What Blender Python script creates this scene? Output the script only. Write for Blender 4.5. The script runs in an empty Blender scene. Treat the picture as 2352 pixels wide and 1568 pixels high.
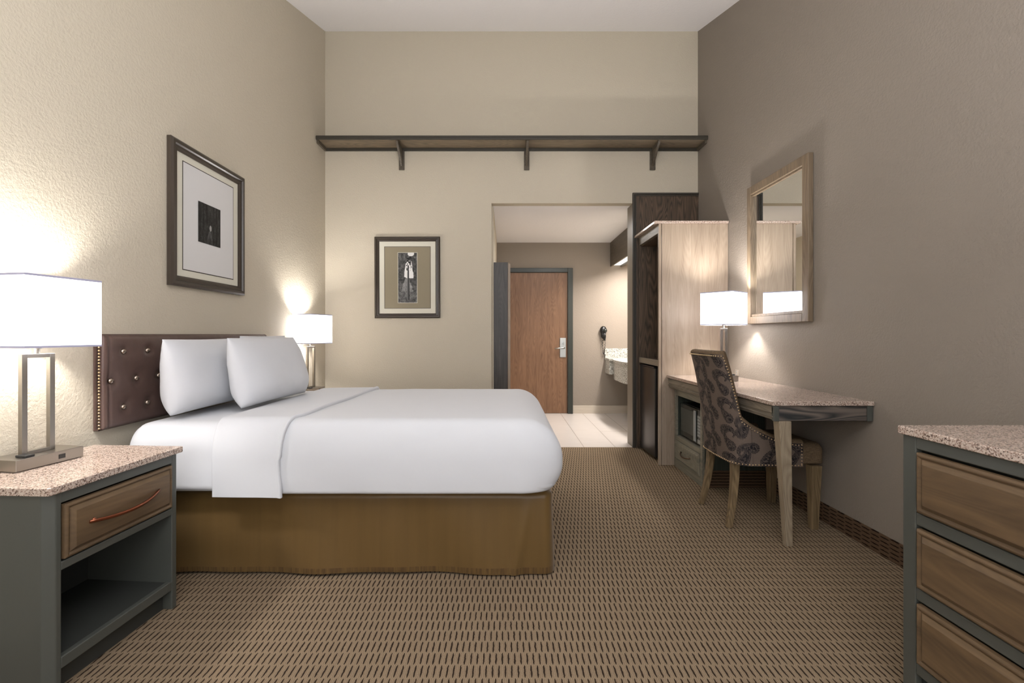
import bpy, bmesh, math, random
import numpy as np
from mathutils import Vector, Matrix
random.seed(7); rng = np.random.default_rng(7)
C = bpy.context.scene.collection
S = bpy.context.scene
PI = math.pi

# ------------------------------------------------------------------ camera
EYE = 1.14
cam = bpy.data.cameras.new('camera'); camo = bpy.data.objects.new('camera', cam); C.objects.link(camo)
camo.location = (0, 0, EYE); camo.rotation_euler = (PI/2, 0, 0)
cam.sensor_width = 36.0; cam.lens = 36.0*1050/2352
cam.shift_x = 15/2352; cam.shift_y = -16/2352
cam.clip_start = 0.02
S.camera = camo
# ------------------------------------------------------------------ view, world
S.view_settings.view_transform = 'Standard'; S.view_settings.look = 'None'
S.view_settings.gamma = 1.0; S.view_settings.use_curve_mapping = False
S.view_settings.exposure = 0.24
w = bpy.data.worlds.new('world'); S.world = w; w.use_nodes = True
w.node_tree.nodes['Background'].inputs[0].default_value = (0.75, 0.82, 0.95, 1)
w.node_tree.nodes['Background'].inputs[1].default_value = 0.6
# ------------------------------------------------------------------ large lights
def area(name, loc, rot, sx, sy, power, col, spread=PI, sh=None):
    l = bpy.data.lights.new(name, 'AREA'); l.shape = 'RECTANGLE'; l.size = sx; l.size_y = sy
    l.energy = power; l.color = col; l.spread = spread
    o = bpy.data.objects.new(name, l); o.location = loc; o.rotation_euler = rot; C.objects.link(o); return o
area('rear_fill_light', (0.05, -0.93, 1.25), (PI/2, 0, 0), 3.0, 1.7, 34, (1.0, 0.985, 0.98))  # fill light added behind the camera, set in the unseen window
area('bounce_fill_light', (0.1, 0.1, 1.9), (math.radians(165), 0, 0), 1.4, 0.4, 62, (0.985, 0.985, 1.0))  # added to stand in for bounced light, no lamp is modelled
area('hall_fill_light', (0.75, 5.35, 2.40), (0, 0, 0), 0.34, 0.34, 9, (1.0, 0.98, 0.96))  # added overhead fill for the hall, without a fixture

# ------------------------------------------------------------------ materials
MATS = {}
def mat(name, col, rough=0.5, metal=0.0, spec=0.5, coat=0.0):
    m = bpy.data.materials.new(name); m.use_nodes = True
    b = m.node_tree.nodes['Principled BSDF']
    b.inputs['Base Color'].default_value = (*col, 1); b.inputs['Roughness'].default_value = rough
    b.inputs['Metallic'].default_value = metal; b.inputs['Specular IOR Level'].default_value = spec
    b.inputs['Coat Weight'].default_value = coat
    MATS[name] = m; return m
def srgb(r, g, b):
    f = lambda v: (v/255/12.92) if v/255 <= 0.04045 else ((v/255+0.055)/1.055)**2.4
    return (f(r), f(g), f(b))
class NT:
    def __init__(s, m): s.m = m; s.t = m.node_tree; s.b = s.t.nodes['Principled BSDF']
    def n(s, typ, **kw):
        nd = s.t.nodes.new(typ)
        for k, v in kw.items():
            if k.startswith('i_'):
                key = k[2:]; key = int(key) if key.isdigit() else key.replace('_', ' ')
                nd.inputs[key].default_value = v
            else: setattr(nd, k, v)
        return nd
    def l(s, a, b): s.t.links.new(a, b)
    def co(s, scale=(1, 1, 1), kind='Object', rot=(0, 0, 0), loc=(0, 0, 0)):
        c = s.n('ShaderNodeTexCoord'); mp = s.n('ShaderNodeMapping')
        mp.inputs['Scale'].default_value = scale; mp.inputs['Rotation'].default_value = rot; mp.inputs['Location'].default_value = loc
        s.l(c.outputs[kind], mp.inputs[0]); return mp.outputs[0]
    def noise(s, vec, scale, detail=3, rough=0.5, dist=0.0):
        nd = s.n('ShaderNodeTexNoise'); nd.inputs['Scale'].default_value = scale; nd.inputs['Detail'].default_value = detail
        nd.inputs['Roughness'].default_value = rough; nd.inputs['Distortion'].default_value = dist
        s.l(vec, nd.inputs['Vector']); return nd.outputs['Fac']
    def ramp(s, fac, stops, interp='LINEAR'):
        r = s.n('ShaderNodeValToRGB'); r.color_ramp.interpolation = interp
        e = r.color_ramp.elements
        while len(e) < len(stops): e.new(0.5)
        for k, (p, c) in enumerate(stops): e[k].position = p; e[k].color = (*c, 1) if len(c) == 3 else c
        s.l(fac, r.inputs[0]); return r.outputs[0]
    def mix(s, fac, a, b, mode='MIX'):
        m = s.n('ShaderNodeMix', data_type='RGBA', blend_type=mode)
        for sock, v in ((m.inputs[0], fac), (m.inputs[6], a), (m.inputs[7], b)):
            if isinstance(v, (int, float)): sock.default_value = v
            elif isinstance(v, tuple): sock.default_value = (*v, 1)
            else: s.l(v, sock)
        return m.outputs[2]
    def math(s, op, a, b=None, c=None):
        m = s.n('ShaderNodeMath', operation=op)
        for k, v in enumerate((a, b, c)):
            if v is None: continue
            if isinstance(v, (int, float)): m.inputs[k].default_value = v
            else: s.l(v, m.inputs[k])
        return m.outputs[0]
    def bump(s, h, strength=0.3, dist=0.002):
        b = s.n('ShaderNodeBump'); b.inputs['Strength'].default_value = strength; b.inputs['Distance'].default_value = dist
        s.l(h, b.inputs['Height']); s.l(b.outputs[0], s.b.inputs['Normal'])
    def color(s, c): s.l(c, s.b.inputs['Base Color'])

def wall_mat(name, col, scale=88, strength=0.30, dist=0.003, rough=0.75):
    m = mat(name, col, rough, spec=0.3); t = NT(m); v = t.co()
    n1 = t.noise(v, scale, 4, 0.55, 0.3); n2 = t.noise(v, scale*0.35, 2)
    h = t.math('ADD', t.ramp(n1, [(0.38, (0, 0, 0)), (0.62, (1, 1, 1))]), n2)
    t.bump(h, strength, dist); return m
W_BEIGE = wall_mat('beige_wall_paint', srgb(198, 189, 171))
W_TAUPE = wall_mat('taupe_wall_paint', srgb(139, 130, 120), rough=0.6)
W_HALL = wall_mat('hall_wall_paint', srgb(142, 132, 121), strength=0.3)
W_CEIL = wall_mat('ceiling_paint', srgb(243, 242, 244), 40, 0.25)

def carpet_mat(name, ax, gain=None):
    m = mat(name, (0.2, 0.15, 0.1), 0.95, spec=0.05); t = NT(m)
    c = t.n('ShaderNodeTexCoord'); sp = t.n('ShaderNodeSeparateXYZ'); t.l(c.outputs['Object'], sp.inputs[0])
    wob = t.noise(t.co(), 60, 2)
    wo = t.math('MULTIPLY', t.math('SUBTRACT', wob, 0.5), 0.25)
    v = t.math('ADD', t.math('DIVIDE', sp.outputs['Y'], 0.0607), t.math('MULTIPLY', wo, 0.5))
    row = t.math('FLOOR', v); fv = t.math('FRACT', v)
    off = t.math('MULTIPLY', t.math('MODULO', t.math('ABSOLUTE', row), 2.0), 0.5)
    u = t.math('ADD', t.math('ADD', t.math('DIVIDE', sp.outputs[ax], 0.0219), off), wo)
    fu = t.math('FRACT', u)
    av = t.math('MULTIPLY', t.math('ABSOLUTE', t.math('SUBTRACT', fv, 0.5)), 2.0)     # 0 centre, 1 seam
    au = t.math('ABSOLUTE', t.math('SUBTRACT', fu, 0.5))
    # dash: ellipse-like
    wdt = t.math('MULTIPLY', t.math('POWER', t.math('SUBTRACT', 1.0, t.math('MINIMUM', t.math('POWER', t.math('MULTIPLY', av, 1.0), 4.0), 1.0)), 0.7), 0.17)
    dash = t.math('MULTIPLY', t.math('SUBTRACT', wdt, au), 14.0); dash = t.math('MINIMUM', t.math('MAXIMUM', dash, 0.0), 1.0)
    a2 = t.math('ABSOLUTE', t.math('SUBTRACT', au, 0.33))
    d2 = t.math('MULTIPLY', t.math('SUBTRACT', 0.07, a2), 12.0)
    d2 = t.math('MULTIPLY', t.math('MINIMUM', t.math('MAXIMUM', d2, 0.0), 1.0), t.math('SUBTRACT', 1.0, t.math('MULTIPLY', t.math('GREATER_THAN', av, 0.93), 0.35)))
    fine = t.noise(t.co(), 420, 3, 0.7)
    base = t.mix(t.ramp(fine, [(0.3, (0, 0, 0)), (0.7, (1, 1, 1))]), srgb(110, 94, 76), srgb(160, 142, 118))
    base = t.mix(t.math('MULTIPLY', d2, 0.55), base, srgb(104, 82, 60))
    col = t.mix(dash, base, srgb(52, 42, 34))
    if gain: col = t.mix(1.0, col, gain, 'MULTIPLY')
    t.color(col)
    h = t.math('SUBTRACT', t.math('ADD', t.math('MULTIPLY', fine, 0.4), 1.0), t.math('ADD', dash, t.math('MULTIPLY', d2, 0.35)))
    t.bump(h, 0.6, 0.003); return m
CARPET = carpet_mat('loop_carpet', 'X'); CARPET_BASE_SHADED = carpet_mat('carpet_cove_base_shaded', 'Z', (0.45, 0.38, 0.36))  # wall-base copy is darkened: its shadow is put into the colour

def wood(name, light, dark, axis=2, freq=26.0, rough=0.45, contrast=1.0, cath=0.5, spec=0.4):
    m = mat(name, light, rough, spec=spec); t = NT(m)
    sc = [freq]*3; sc[axis] = freq*0.055
    v = t.co(tuple(sc))
    n1 = t.noise(v, 1.0, 6, 0.65, 0.6)
    sc2 = [9.0]*3; sc2[axis] = 1.1
    v2 = t.co(tuple(sc2))
    wv = t.noise(v2, 1.0, 1, 0.4, 0.2)
    rings = t.math('FRACT', t.math('MULTIPLY', wv, 22.0))
    rings = t.math('ABSOLUTE', t.math('SUBTRACT', rings, 0.5))
    rings = t.math('MULTIPLY', rings, 2.0)
    f = t.math('ADD', t.math('MULTIPLY', n1, 1.0-cath*0.5), t.math('MULTIPLY', rings, cath*0.5))
    lo = 0.5-0.28/contrast; hi = 0.5+0.28/contrast
    t.color(t.ramp(f, [(max(lo, 0), dark), (min(hi, 1), light)]))
    t.bump(f, 0.15, 0.001); return m
OAK_GREY_V = wood('greywash_oak_vertical', srgb(168, 152, 134), srgb(128, 112, 96), 2, cath=0.25, freq=34)
OAK_GREY_Y = wood('greywash_oak_lengthwise', srgb(140, 130, 114), srgb(98, 90, 80), 1)
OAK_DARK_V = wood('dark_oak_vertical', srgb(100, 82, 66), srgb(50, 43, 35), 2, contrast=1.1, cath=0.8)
OAK_DARK_X = wood('dark_oak_crosswise', srgb(142, 126, 104), srgb(92, 81, 66), 0, cath=0.6)
OAK_DARK_Y = wood('dark_oak_lengthwise', srgb(104, 94, 80), srgb(64, 58, 50), 1)
OAK_EBONY = wood('ebony_oak_vertical', srgb(82, 78, 74), srgb(46, 44, 42), 2, freq=40, cath=0.3)
OAK_EBONY_X = wood('ebony_oak_crosswise', srgb(112, 102, 94), srgb(44, 46, 47), 0, freq=34, cath=0.9, contrast=1.2)
TRIM_DARK = mat('dark_oak_moulding', srgb(58, 54, 46), 0.45)
JAMB = wood('taupe_oak_jamb', srgb(134, 126, 114), srgb(112, 104, 92), 2, freq=40, cath=0.2)
DOORWOOD = wood('oak_door_veneer', srgb(140, 106, 80), srgb(96, 68, 48), 2, cath=0.35, freq=32)
LEGWOOD = wood('weathered_oak_legs', srgb(140, 120, 90), srgb(74, 60, 40), 2, freq=70)
DESKLEG = wood('limed_oak_leg', srgb(168, 154, 132), srgb(120, 106, 88), 2, freq=60)
DRAWERWOOD = wood('glazed_walnut_drawer', srgb(116, 94, 68), srgb(70, 57, 44), 1, freq=16, cath=0.2, rough=0.35)
MIRROROAK = wood('driftwood_oak_frame', srgb(134, 117, 96), srgb(94, 80, 64), 2, freq=40)
GREENGREY = mat('grey_green_cabinet_paint', srgb(76, 78, 73), 0.38)
GG_DARK = mat('grey_green_cabinet_shaded', srgb(52, 54, 51), 0.6)  # darker copy of the cabinet paint, recess shade put into the colour
PEDESTAL = wood('grey_green_washed_oak', srgb(140, 134, 118), srgb(98, 98, 88), 1, freq=22)
PED_SIDE = wood('dark_green_stained_oak', srgb(70, 76, 68), srgb(42, 48, 42), 2)
def granite(name, a, b, c, d, scale=260, rough=0.12):
    m = mat(name, a, rough, spec=0.5); t = NT(m); v = t.co()
    vo = t.n('ShaderNodeTexVoronoi', feature='F1'); vo.inputs['Scale'].default_value = scale; t.l(v, vo.inputs['Vector'])
    sp = t.n('ShaderNodeSeparateColor'); t.l(vo.outputs['Color'], sp.inputs[0])
    n2 = t.noise(v, scale*0.6, 3, 0.6)
    f = t.math('ADD', t.math('MULTIPLY', sp.outputs[0], 0.7), t.math('MULTIPLY', n2, 0.3))
    t.color(t.ramp(f, [(0.0, d), (0.2, d), (0.24, c), (0.42, b), (0.58, a), (0.86, a)], 'LINEAR'))
    return m
GRANITE = granite('pink_brown_granite', srgb(192, 176, 163), srgb(166, 145, 132), srgb(132, 110, 98), srgb(84, 70, 62), 300)
GRANITE_V = granite('grey_speckled_granite', srgb(205, 205, 198), srgb(170, 168, 160), srgb(130, 126, 118), srgb(70, 66, 60), 170, 0.2)
NICKEL = mat('brushed_nickel', srgb(158, 153, 146), 0.3, 1.0)
NICKEL_D = mat('black_plastic_plate', srgb(45, 45, 45), 0.4)
STEEL = mat('satin_steel', srgb(190, 192, 190), 0.32, 1.0)
COPPER = mat('brushed_copper', srgb(156, 96, 72), 0.36, 1.0)
BRONZE = mat('dark_bronze_pull', srgb(96, 76, 62), 0.3, 1.0)
BRASS = mat('antique_nailhead', srgb(214, 188, 150), 0.28, 1.0)
BLACK = mat('black_plastic', srgb(20, 20, 21), 0.3)
BLACKGLOSS = mat('black_glass', srgb(34, 38, 36), 0.12)
FRIDGE = mat('black_brushed_fridge_door', srgb(58, 55, 53), 0.3, 0.6)
GREYBTN = mat('grey_keypad', srgb(150, 152, 150), 0.5)
DOORFRAME = mat('dark_green_door_frame', srgb(42, 46, 40), 0.4)
MIRROR = mat('mirror_glass', (0.86, 0.87, 0.85), 0.0, 1.0)
PICFRAME = mat('dark_brown_frame', srgb(60, 52, 44), 0.35)
MATCREAM = mat('cream_mat_board', srgb(214, 211, 196), 0.8)
MATWHITE = mat('white_mat_board', srgb(216, 215, 214), 0.8)
MATTAUPE = mat('taupe_mat_board', srgb(140, 130, 108), 0.7)
MATEDGE = mat('black_mat_bevel', srgb(48, 38, 32), 0.7)
WHITEPL = mat('white_plastic', srgb(225, 222, 215), 0.4)
CHROMEK = mat('clear_faceted_button', srgb(160, 145, 132), 0.12, 0.9)

def cloth(name, col, rough=0.85, nscale=9, strength=0.15, dist=0.01, sheen=0.2, fine=True):
    m = mat(name, col, rough, spec=0.2); t = NT(m); v = t.co()
    t.b.inputs['Sheen Weight'].default_value = sheen
    h = t.noise(v, nscale, 3)
    if fine: h = t.math('ADD', h, t.math('MULTIPLY', t.noise(v, 600, 2), 0.03))
    t.bump(h, strength, dist); return m
LINEN = cloth('white_cotton', srgb(203, 205, 209))
SKIRT = mat('golden_brown_satin', srgb(122, 92, 46), 0.42, spec=0.4)
_t = NT(SKIRT); _v = _t.co(); SKIRT.node_tree.nodes['Principled BSDF'].inputs['Sheen Weight'].default_value = 0.2
_sp = _t.n('ShaderNodeSeparateXYZ'); _t.l(_v, _sp.inputs[0])
_band = _t.math('LESS_THAN', _sp.outputs['Z'], 0.038)
_rib = _t.noise(_t.co((90, 90, 4)), 1.0, 3, 0.6)
_t.color(_t.mix(_t.math('MULTIPLY', _band, _t.ramp(_rib, [(0.4, (0, 0, 0)), (0.62, (1, 1, 1))])), _t.mix(_t.noise(_t.co((30, 30, 1)), 1.0, 3), srgb(90, 68, 32), srgb(103, 79, 40)), srgb(74, 52, 24)))
_t.bump(_t.math('ADD', _t.noise(_t.co((14, 14, 2)), 1.0, 2), _t.math('MULTIPLY', _t.math('MULTIPLY', _band, _rib), 0.6)), 0.3, 0.006)
LEATHER = mat('dark_brown_leather', srgb(84, 66, 60), 0.34, spec=0.45)
_t = NT(LEATHER); _t.bump(_t.noise(_t.co(), 260, 3), 0.12, 0.001)
CHAIRPLAIN = mat('brown_chair_linen', srgb(104, 88, 70), 0.8, spec=0.2)
_t = NT(CHAIRPLAIN); _a = _t.noise(_t.co((500, 500, 60)), 1.0, 2); _b = _t.noise(_t.co((60, 60, 500)), 1.0, 2)
_f = _t.math('MULTIPLY', _t.math('ADD', _a, _b), 0.5)
_t.color(_t.ramp(_f, [(0.35, srgb(76, 63, 49)), (0.65, srgb(120, 101, 78))])); _t.bump(_f, 0.3, 0.001)
def attr_mat(name, rough=0.7, bump=0.0):
    m = mat(name, (0.5, 0.5, 0.5), rough, spec=0.25); t = NT(m)
    a = t.n('ShaderNodeAttribute', attribute_name='Col'); t.color(a.outputs['Color'])
    if bump:
        t.bump(a.outputs['Fac'], bump, 0.001)
    return m
PAISLEY = attr_mat('paisley_jacquard', 0.65, 0.2)
PRINT = attr_mat('photo_print', 0.5)
# tiles
TILE = mat('pale_floor_tile', srgb(206, 200, 194), 0.28)
_t = NT(TILE); _c = _t.n('ShaderNodeTexCoord'); _s = _t.n('ShaderNodeSeparateXYZ'); _t.l(_c.outputs['Object'], _s.inputs[0])
_u = _t.math('DIVIDE', _t.math('SUBTRACT', _s.outputs['X'], 0.16), 0.3175); _col = _t.math('FLOOR', _u)
_yj = _t.math('ADD', 6.50, _t.math('ADD', _t.math('MULTIPLY', _t.math('GREATER_THAN', _col, 2.5), -1.11), _t.math('MULTIPLY', _t.math('GREATER_THAN', _col, 3.5), 0.31)))
_cj = _t.math('LESS_THAN', _t.math('ABSOLUTE', _t.math('SUBTRACT', _s.outputs['Y'], _yj)), 0.004)
def _edge(f, wdt):
    fr = _t.math('FRACT', f); return _t.math('GREATER_THAN', _t.math('ABSOLUTE', _t.math('SUBTRACT', fr, 0.5)), 0.5-wdt)
_g = _t.math('MAXIMUM', _edge(_u, 0.008), _cj)
_t.color(_t.mix(_g, _t.mix(_t.noise(_t.co((3, 30, 1)), 1.0, 4), srgb(198, 190, 184), srgb(214, 208, 203)), srgb(128, 116, 104)))
TILEBASE = wood('tile_base', srgb(196, 186, 172), srgb(178, 168, 154), 0, cath=0.2)
# lamp shade: lit linen
SHADE = bpy.data.materials.new('lit_white_linen_shade'); SHADE.use_nodes = True
_n = SHADE.node_tree; _n.nodes.clear()
_o = _n.nodes.new('ShaderNodeOutputMaterial'); _d = _n.nodes.new('ShaderNodeBsdfDiffuse'); _tr = _n.nodes.new('ShaderNodeBsdfTranslucent')
_e = _n.nodes.new('ShaderNodeEmission'); _m = _n.nodes.new('ShaderNodeMixShader'); _a = _n.nodes.new('ShaderNodeAddShader')
_d.inputs[0].default_value = (0.85, 0.85, 0.87, 1); _tr.inputs[0].default_value = (0.8, 0.8, 0.82, 1)
_e.inputs[0].default_value = (1, 0.98, 0.97, 1); _e.inputs[1].default_value = 1.1
_m.inputs[0].default_value = 0.6
_n.links.new(_d.outputs[0], _m.inputs[1]); _n.links.new(_tr.outputs[0], _m.inputs[2])
_n.links.new(_m.outputs[0], _a.inputs[0]); _n.links.new(_e.outputs[0], _a.inputs[1]); _n.links.new(_a.outputs[0], _o.inputs[0])
SHADETRIM = mat('shade_trim', srgb(175, 175, 200), 0.7)
DIFFUSER = bpy.data.materials.new('lit_diffuser'); DIFFUSER.use_nodes = True
DIFFUSER.node_tree.nodes['Principled BSDF'].inputs['Emission Color'].default_value = (0.95, 1.0, 0.98, 1)
DIFFUSER.node_tree.nodes['Principled BSDF'].inputs['Emission Strength'].default_value = 0.75

# ------------------------------------------------------------------ builders
def bx(bm, x0, x1, y0, y1, z0, z1, rot=None, bev=0.0):
    vs = [bm.verts.new((x, y, z)) for x in (x0, x1) for y in (y0, y1) for z in (z0, z1)]
    q = [(0, 1, 3, 2), (4, 6, 7, 5), (0, 4, 5, 1), (2, 3, 7, 6), (0, 2, 6, 4), (1, 5, 7, 3)]
    fs = [bm.faces.new([vs[i] for i in f]) for f in q]
    if rot: bmesh.ops.transform(bm, matrix=rot, verts=vs)
    return vs
def hexa(bm, bot, top):
    """bot/top: 4 points each, counter-clockwise seen from above"""
    a = [bm.verts.new(p) for p in bot]; b = [bm.verts.new(p) for p in top]
    n = len(a)
    bm.faces.new(a[::-1]); bm.faces.new(b)
    for i in range(n): bm.faces.new((a[i], a[(i+1) % n], b[(i+1) % n], b[i]))
def prism(bm, pts, axis, a, b):
    """extrude a 2D polygon along an axis from a to b"""
    def P(p, t):
        if axis == 0: return (t, p[0], p[1])
        if axis == 1: return (p[0], t, p[1])
        return (p[0], p[1], t)
    A = [bm.verts.new(P(p, a)) for p in pts]; B = [bm.verts.new(P(p, b)) for p in pts]
    n = len(pts); bm.faces.new(A[::-1]); bm.faces.new(B)
    for i in range(n): bm.faces.new((A[i], A[(i+1) % n], B[(i+1) % n], B[i]))
def tube(bm, pts, rad, seg=10, cap=True, flat=1.0):
    pts = [Vector(p) for p in pts]; rings = []
    prev = None
    for i, p in enumerate(pts):
        d = (pts[min(i+1, len(pts)-1)]-pts[max(i-1, 0)]).normalized()
        if prev is None:
            a = d.orthogonal().normalized()
        else:
            a = (prev-d*prev.dot(d)).normalized()
        prev = a; b = d.cross(a)
        r = rad[i] if isinstance(rad, (list, tuple)) else rad
        rings.append([bm.verts.new(p+a*math.cos(2*PI*k/seg)*r+b*math.sin(2*PI*k/seg)*r*flat) for k in range(seg)])
    for i in range(len(rings)-1):
        for k in range(seg):
            bm.faces.new((rings[i][k], rings[i][(k+1) % seg], rings[i+1][(k+1) % seg], rings[i+1][k]))
    if cap: bm.faces.new(rings[0][::-1]); bm.faces.new(rings[-1])
def lathe(bm, prof, cx, cy, seg=24, axis=2):
    rings = []
    for r, z in prof:
        rings.append([bm.verts.new((cx+r*math.cos(2*PI*k/seg), cy+r*math.sin(2*PI*k/seg), z)) for k in range(seg)])
    for i in range(len(rings)-1):
        for k in range(seg):
            bm.faces.new((rings[i][k], rings[i][(k+1) % seg], rings[i+1][(k+1) % seg], rings[i+1][k]))
    bm.faces.new(rings[0][::-1]); bm.faces.new(rings[-1])
def obj(name, bm, m, parent=None, bev=0.0, smooth=False, seg=2, kind=None, label=None):
    me = bpy.data.meshes.new(name)
    bmesh.ops.recalc_face_normals(bm, faces=bm.faces)
    if parent is not None:
        root = parent
        while root.parent: root = root.parent
        if root.get('_w'): bmesh.ops.translate(bm, verts=bm.verts, vec=-Vector(root.location))
    bm.to_mesh(me); bm.free()
    me.materials.append(m)
    if smooth:
        me.polygons.foreach_set('use_smooth', [True]*len(me.polygons))
    o = bpy.data.objects.new(name, me); C.objects.link(o)
    if parent is not None: o.parent = parent
    if bev:
        md = o.modifiers.new('bevel', 'BEVEL'); md.width = bev; md.segments = seg; md.limit_method = 'ANGLE'; md.angle_limit = 0.6
        if not smooth:
            me.polygons.foreach_set('use_smooth', [True]*len(me.polygons)); md.harden_normals = True
    if kind: o['kind'] = kind
    if label: o['label'] = label
    return o
def B(): return bmesh.new()
def thing(name, label, cat, loc=(0, 0, 0), rotz=0, group=None, world=True):
    o = bpy.data.objects.new(name, None); C.objects.link(o); o.location = loc; o.rotation_euler = (0, 0, rotz)
    o.empty_display_size = 0.05
    o['label'] = label; o['category'] = cat
    if group: o['group'] = group
    if world: o['_w'] = 1
    return o
def tag(o, label, cat, group=None):
    o['label'] = label; o['category'] = cat
    if group: o['group'] = group
    return o
def box_part(name, m, parent, *dims, bev=0.0, **kw):
    bm = B(); bx(bm, *dims); return obj(name, bm, m, parent, bev, **kw)
def struct(name, m, *dims, bev=0.0):
    bm = B(); bx(bm, *dims); return obj(name, bm, m, None, bev, kind='structure')
def structg(name, loc=(0, 0, 0)):
    o = bpy.data.objects.new(name, None); C.objects.link(o); o.location = loc; o['kind'] = 'structure'; o['_w'] = 1; return o
def copy_tree(o, parent=None):
    c = o.copy(); C.objects.link(c); c.parent = parent
    for ch in [x for x in C.objects if x.parent == o]: copy_tree(ch, c)
    return c
def mesh_np(name, verts, faces, m, parent, smooth=True, colors=None, **kw):
    me = bpy.data.meshes.new(name)
    v = np.asarray(verts, float)
    if parent is not None:
        root = parent
        while root.parent: root = root.parent
        if root.get('_w'): v = v-np.array(root.location)
    me.from_pydata(v.tolist(), [], faces.tolist() if hasattr(faces, 'tolist') else faces)
    me.materials.append(m)
    if smooth: me.polygons.foreach_set('use_smooth', [True]*len(me.polygons))
    if colors is not None:
        ca = me.color_attributes.new('Col', 'FLOAT_COLOR', 'POINT')
        c4 = np.ones((len(v), 4)); c4[:, :3] = colors; ca.data.foreach_set('color', c4.ravel())
    me.update()
    o = bpy.data.objects.new(name, me); C.objects.link(o)
    if parent is not None: o.parent = parent
    for k, val in kw.items(): o[k] = val
    return o
def grid_faces(nu, nv, wrap=False):
    i, j = np.meshgrid(np.arange(nu-(0 if wrap else 1)), np.arange(nv-1), indexing='ij')
    i2 = (i+1) % nu
    return np.stack([i*nv+j, i2*nv+j, i2*nv+j+1, i*nv+j+1], -1).reshape(-1, 4)
def vnoise(x, y, seed=0):
    """smooth value noise"""
    r = np.random.default_rng(seed).random((64, 64))
    xi = np.floor(x).astype(int); yi = np.floor(y).astype(int); fx = x-xi; fy = y-yi
    fx = fx*fx*(3-2*fx); fy = fy*fy*(3-2*fy)
    g = lambda a, b: r[a % 64, b % 64]
    return (g(xi, yi)*(1-fx)+g(xi+1, yi)*fx)*(1-fy)+(g(xi, yi+1)*(1-fx)+g(xi+1, yi+1)*fx)*fy
def fbm(x, y, seed=0, o=4):
    t = 0; a = 0.5
    for k in range(o): t = t+a*vnoise(x*2**k, y*2**k, seed+k); a *= 0.5
    return t

# ------------------------------------------------------------------ room
XL, XR, YB, YF = -1.824, 1.947, 4.626, -1.0
ZB = 4.206; SL = 0.348
def zc(y): return ZB-SL*(YB-y)
HY = 6.61; HX = -0.125; HZ = 2.456; OX1 = 1.286
struct('floor', CARPET, XL-0.1, XR+0.1, YF-0.1, YB, -0.1, 0.0)
struct('floor_hall', TILE, HX-0.1, 2.3, YB, HY+0.1, -0.1, 0.001)
bm = B(); prism(bm, [(YF-0.1, zc(YF-0.1)), (YB+0.1, zc(YB+0.1)), (YB+0.1, zc(YB+0.1)+0.1), (YF-0.1, zc(YF-0.1)+0.1)], 0, XL-0.1, XR+0.1)
obj('ceiling', bm, W_CEIL, None, kind='structure')
bm = B(); prism(bm, [(YF-0.1, -0.1), (YB+0.1, -0.1), (YB+0.1, zc(YB+0.1)), (YF-0.1, zc(YF-0.1))], 0, XL-0.1, XL)
obj('wall_left', bm, W_BEIGE, None, kind='structure')
bm = B(); prism(bm, [(YF-0.1, -0.1), (YB+0.1, -0.1), (YB+0.1, zc(YB+0.1)), (YF-0.1, zc(YF-0.1))], 0, XR, XR+0.1)
obj('wall_right', bm, W_TAUPE, None, kind='structure')
bm = B()
bx(bm, XL, HX-0.016, YB, YB+0.1, 0, zc(YB)); bx(bm, HX-0.016, XR, YB, YB+0.1, 2.468, zc(YB)); bx(bm, OX1+0.0125, XR, YB, YB+0.19, 0, 2.468)
obj('wall_back', bm, W_BEIGE, None, kind='structure')
# rear wall behind the viewer; its unseen window is added for the fill light
bm = B(); bx(bm, XL, XR, YF-0.1, YF, 0, 0.35); bx(bm, XL, XR, YF-0.1, YF, 2.12, zc(YF))
bx(bm, XL, -1.5, YF-0.1, YF, 0.35, 2.12); bx(bm, 1.6, XR, YF-0.1, YF, 0.35, 2.12)
obj('wall_front', bm, W_BEIGE, None, kind='structure')
wn = structg('window_1', (0.05, YF-0.05, 0.35))
bm = B()
for a in ((-1.5, 1.6, 0.35, 0.41), (-1.5, 1.6, 2.06, 2.12), (-1.5, -1.44, 0.41, 2.06), (1.54, 1.6, 0.41, 2.06), (0.02, 0.08, 0.41, 2.06)): bx(bm, a[0], a[1], YF-0.08, YF-0.02, a[2], a[3])
obj('window_frame', bm, WHITEPL, wn, 0.004)
GLASS = mat('window_glass', (1, 1, 1), 0.0); GLASS.node_tree.nodes['Principled BSDF'].inputs['Transmission Weight'].default_value = 1.0
box_part('pane', GLASS, wn, -1.44, 1.54, YF-0.055, YF-0.05, 0.41, 2.06)
# hall
struct('wall_hall_left', W_BEIGE, HX-0.1, HX, YB+0.1, HY, 0, HZ+0.012)
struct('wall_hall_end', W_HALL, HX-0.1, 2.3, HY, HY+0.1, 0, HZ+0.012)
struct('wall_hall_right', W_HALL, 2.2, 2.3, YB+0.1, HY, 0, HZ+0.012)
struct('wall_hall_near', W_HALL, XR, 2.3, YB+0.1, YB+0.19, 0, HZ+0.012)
struct('ceiling_hall', W_CEIL, HX-0.1, 2.3, YB+0.1, HY+0.1, HZ+0.012, HZ+0.1)
struct('baseboard_hall', TILEBASE, 0.972, 2.2, HY-0.012, HY, 0.0, 0.115, bev=0.003)
struct('baseboard_right', CARPET_BASE_SHADED, XR-0.010, XR, YF, 3.96, 0.0, 0.112, bev=0.003)
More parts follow.
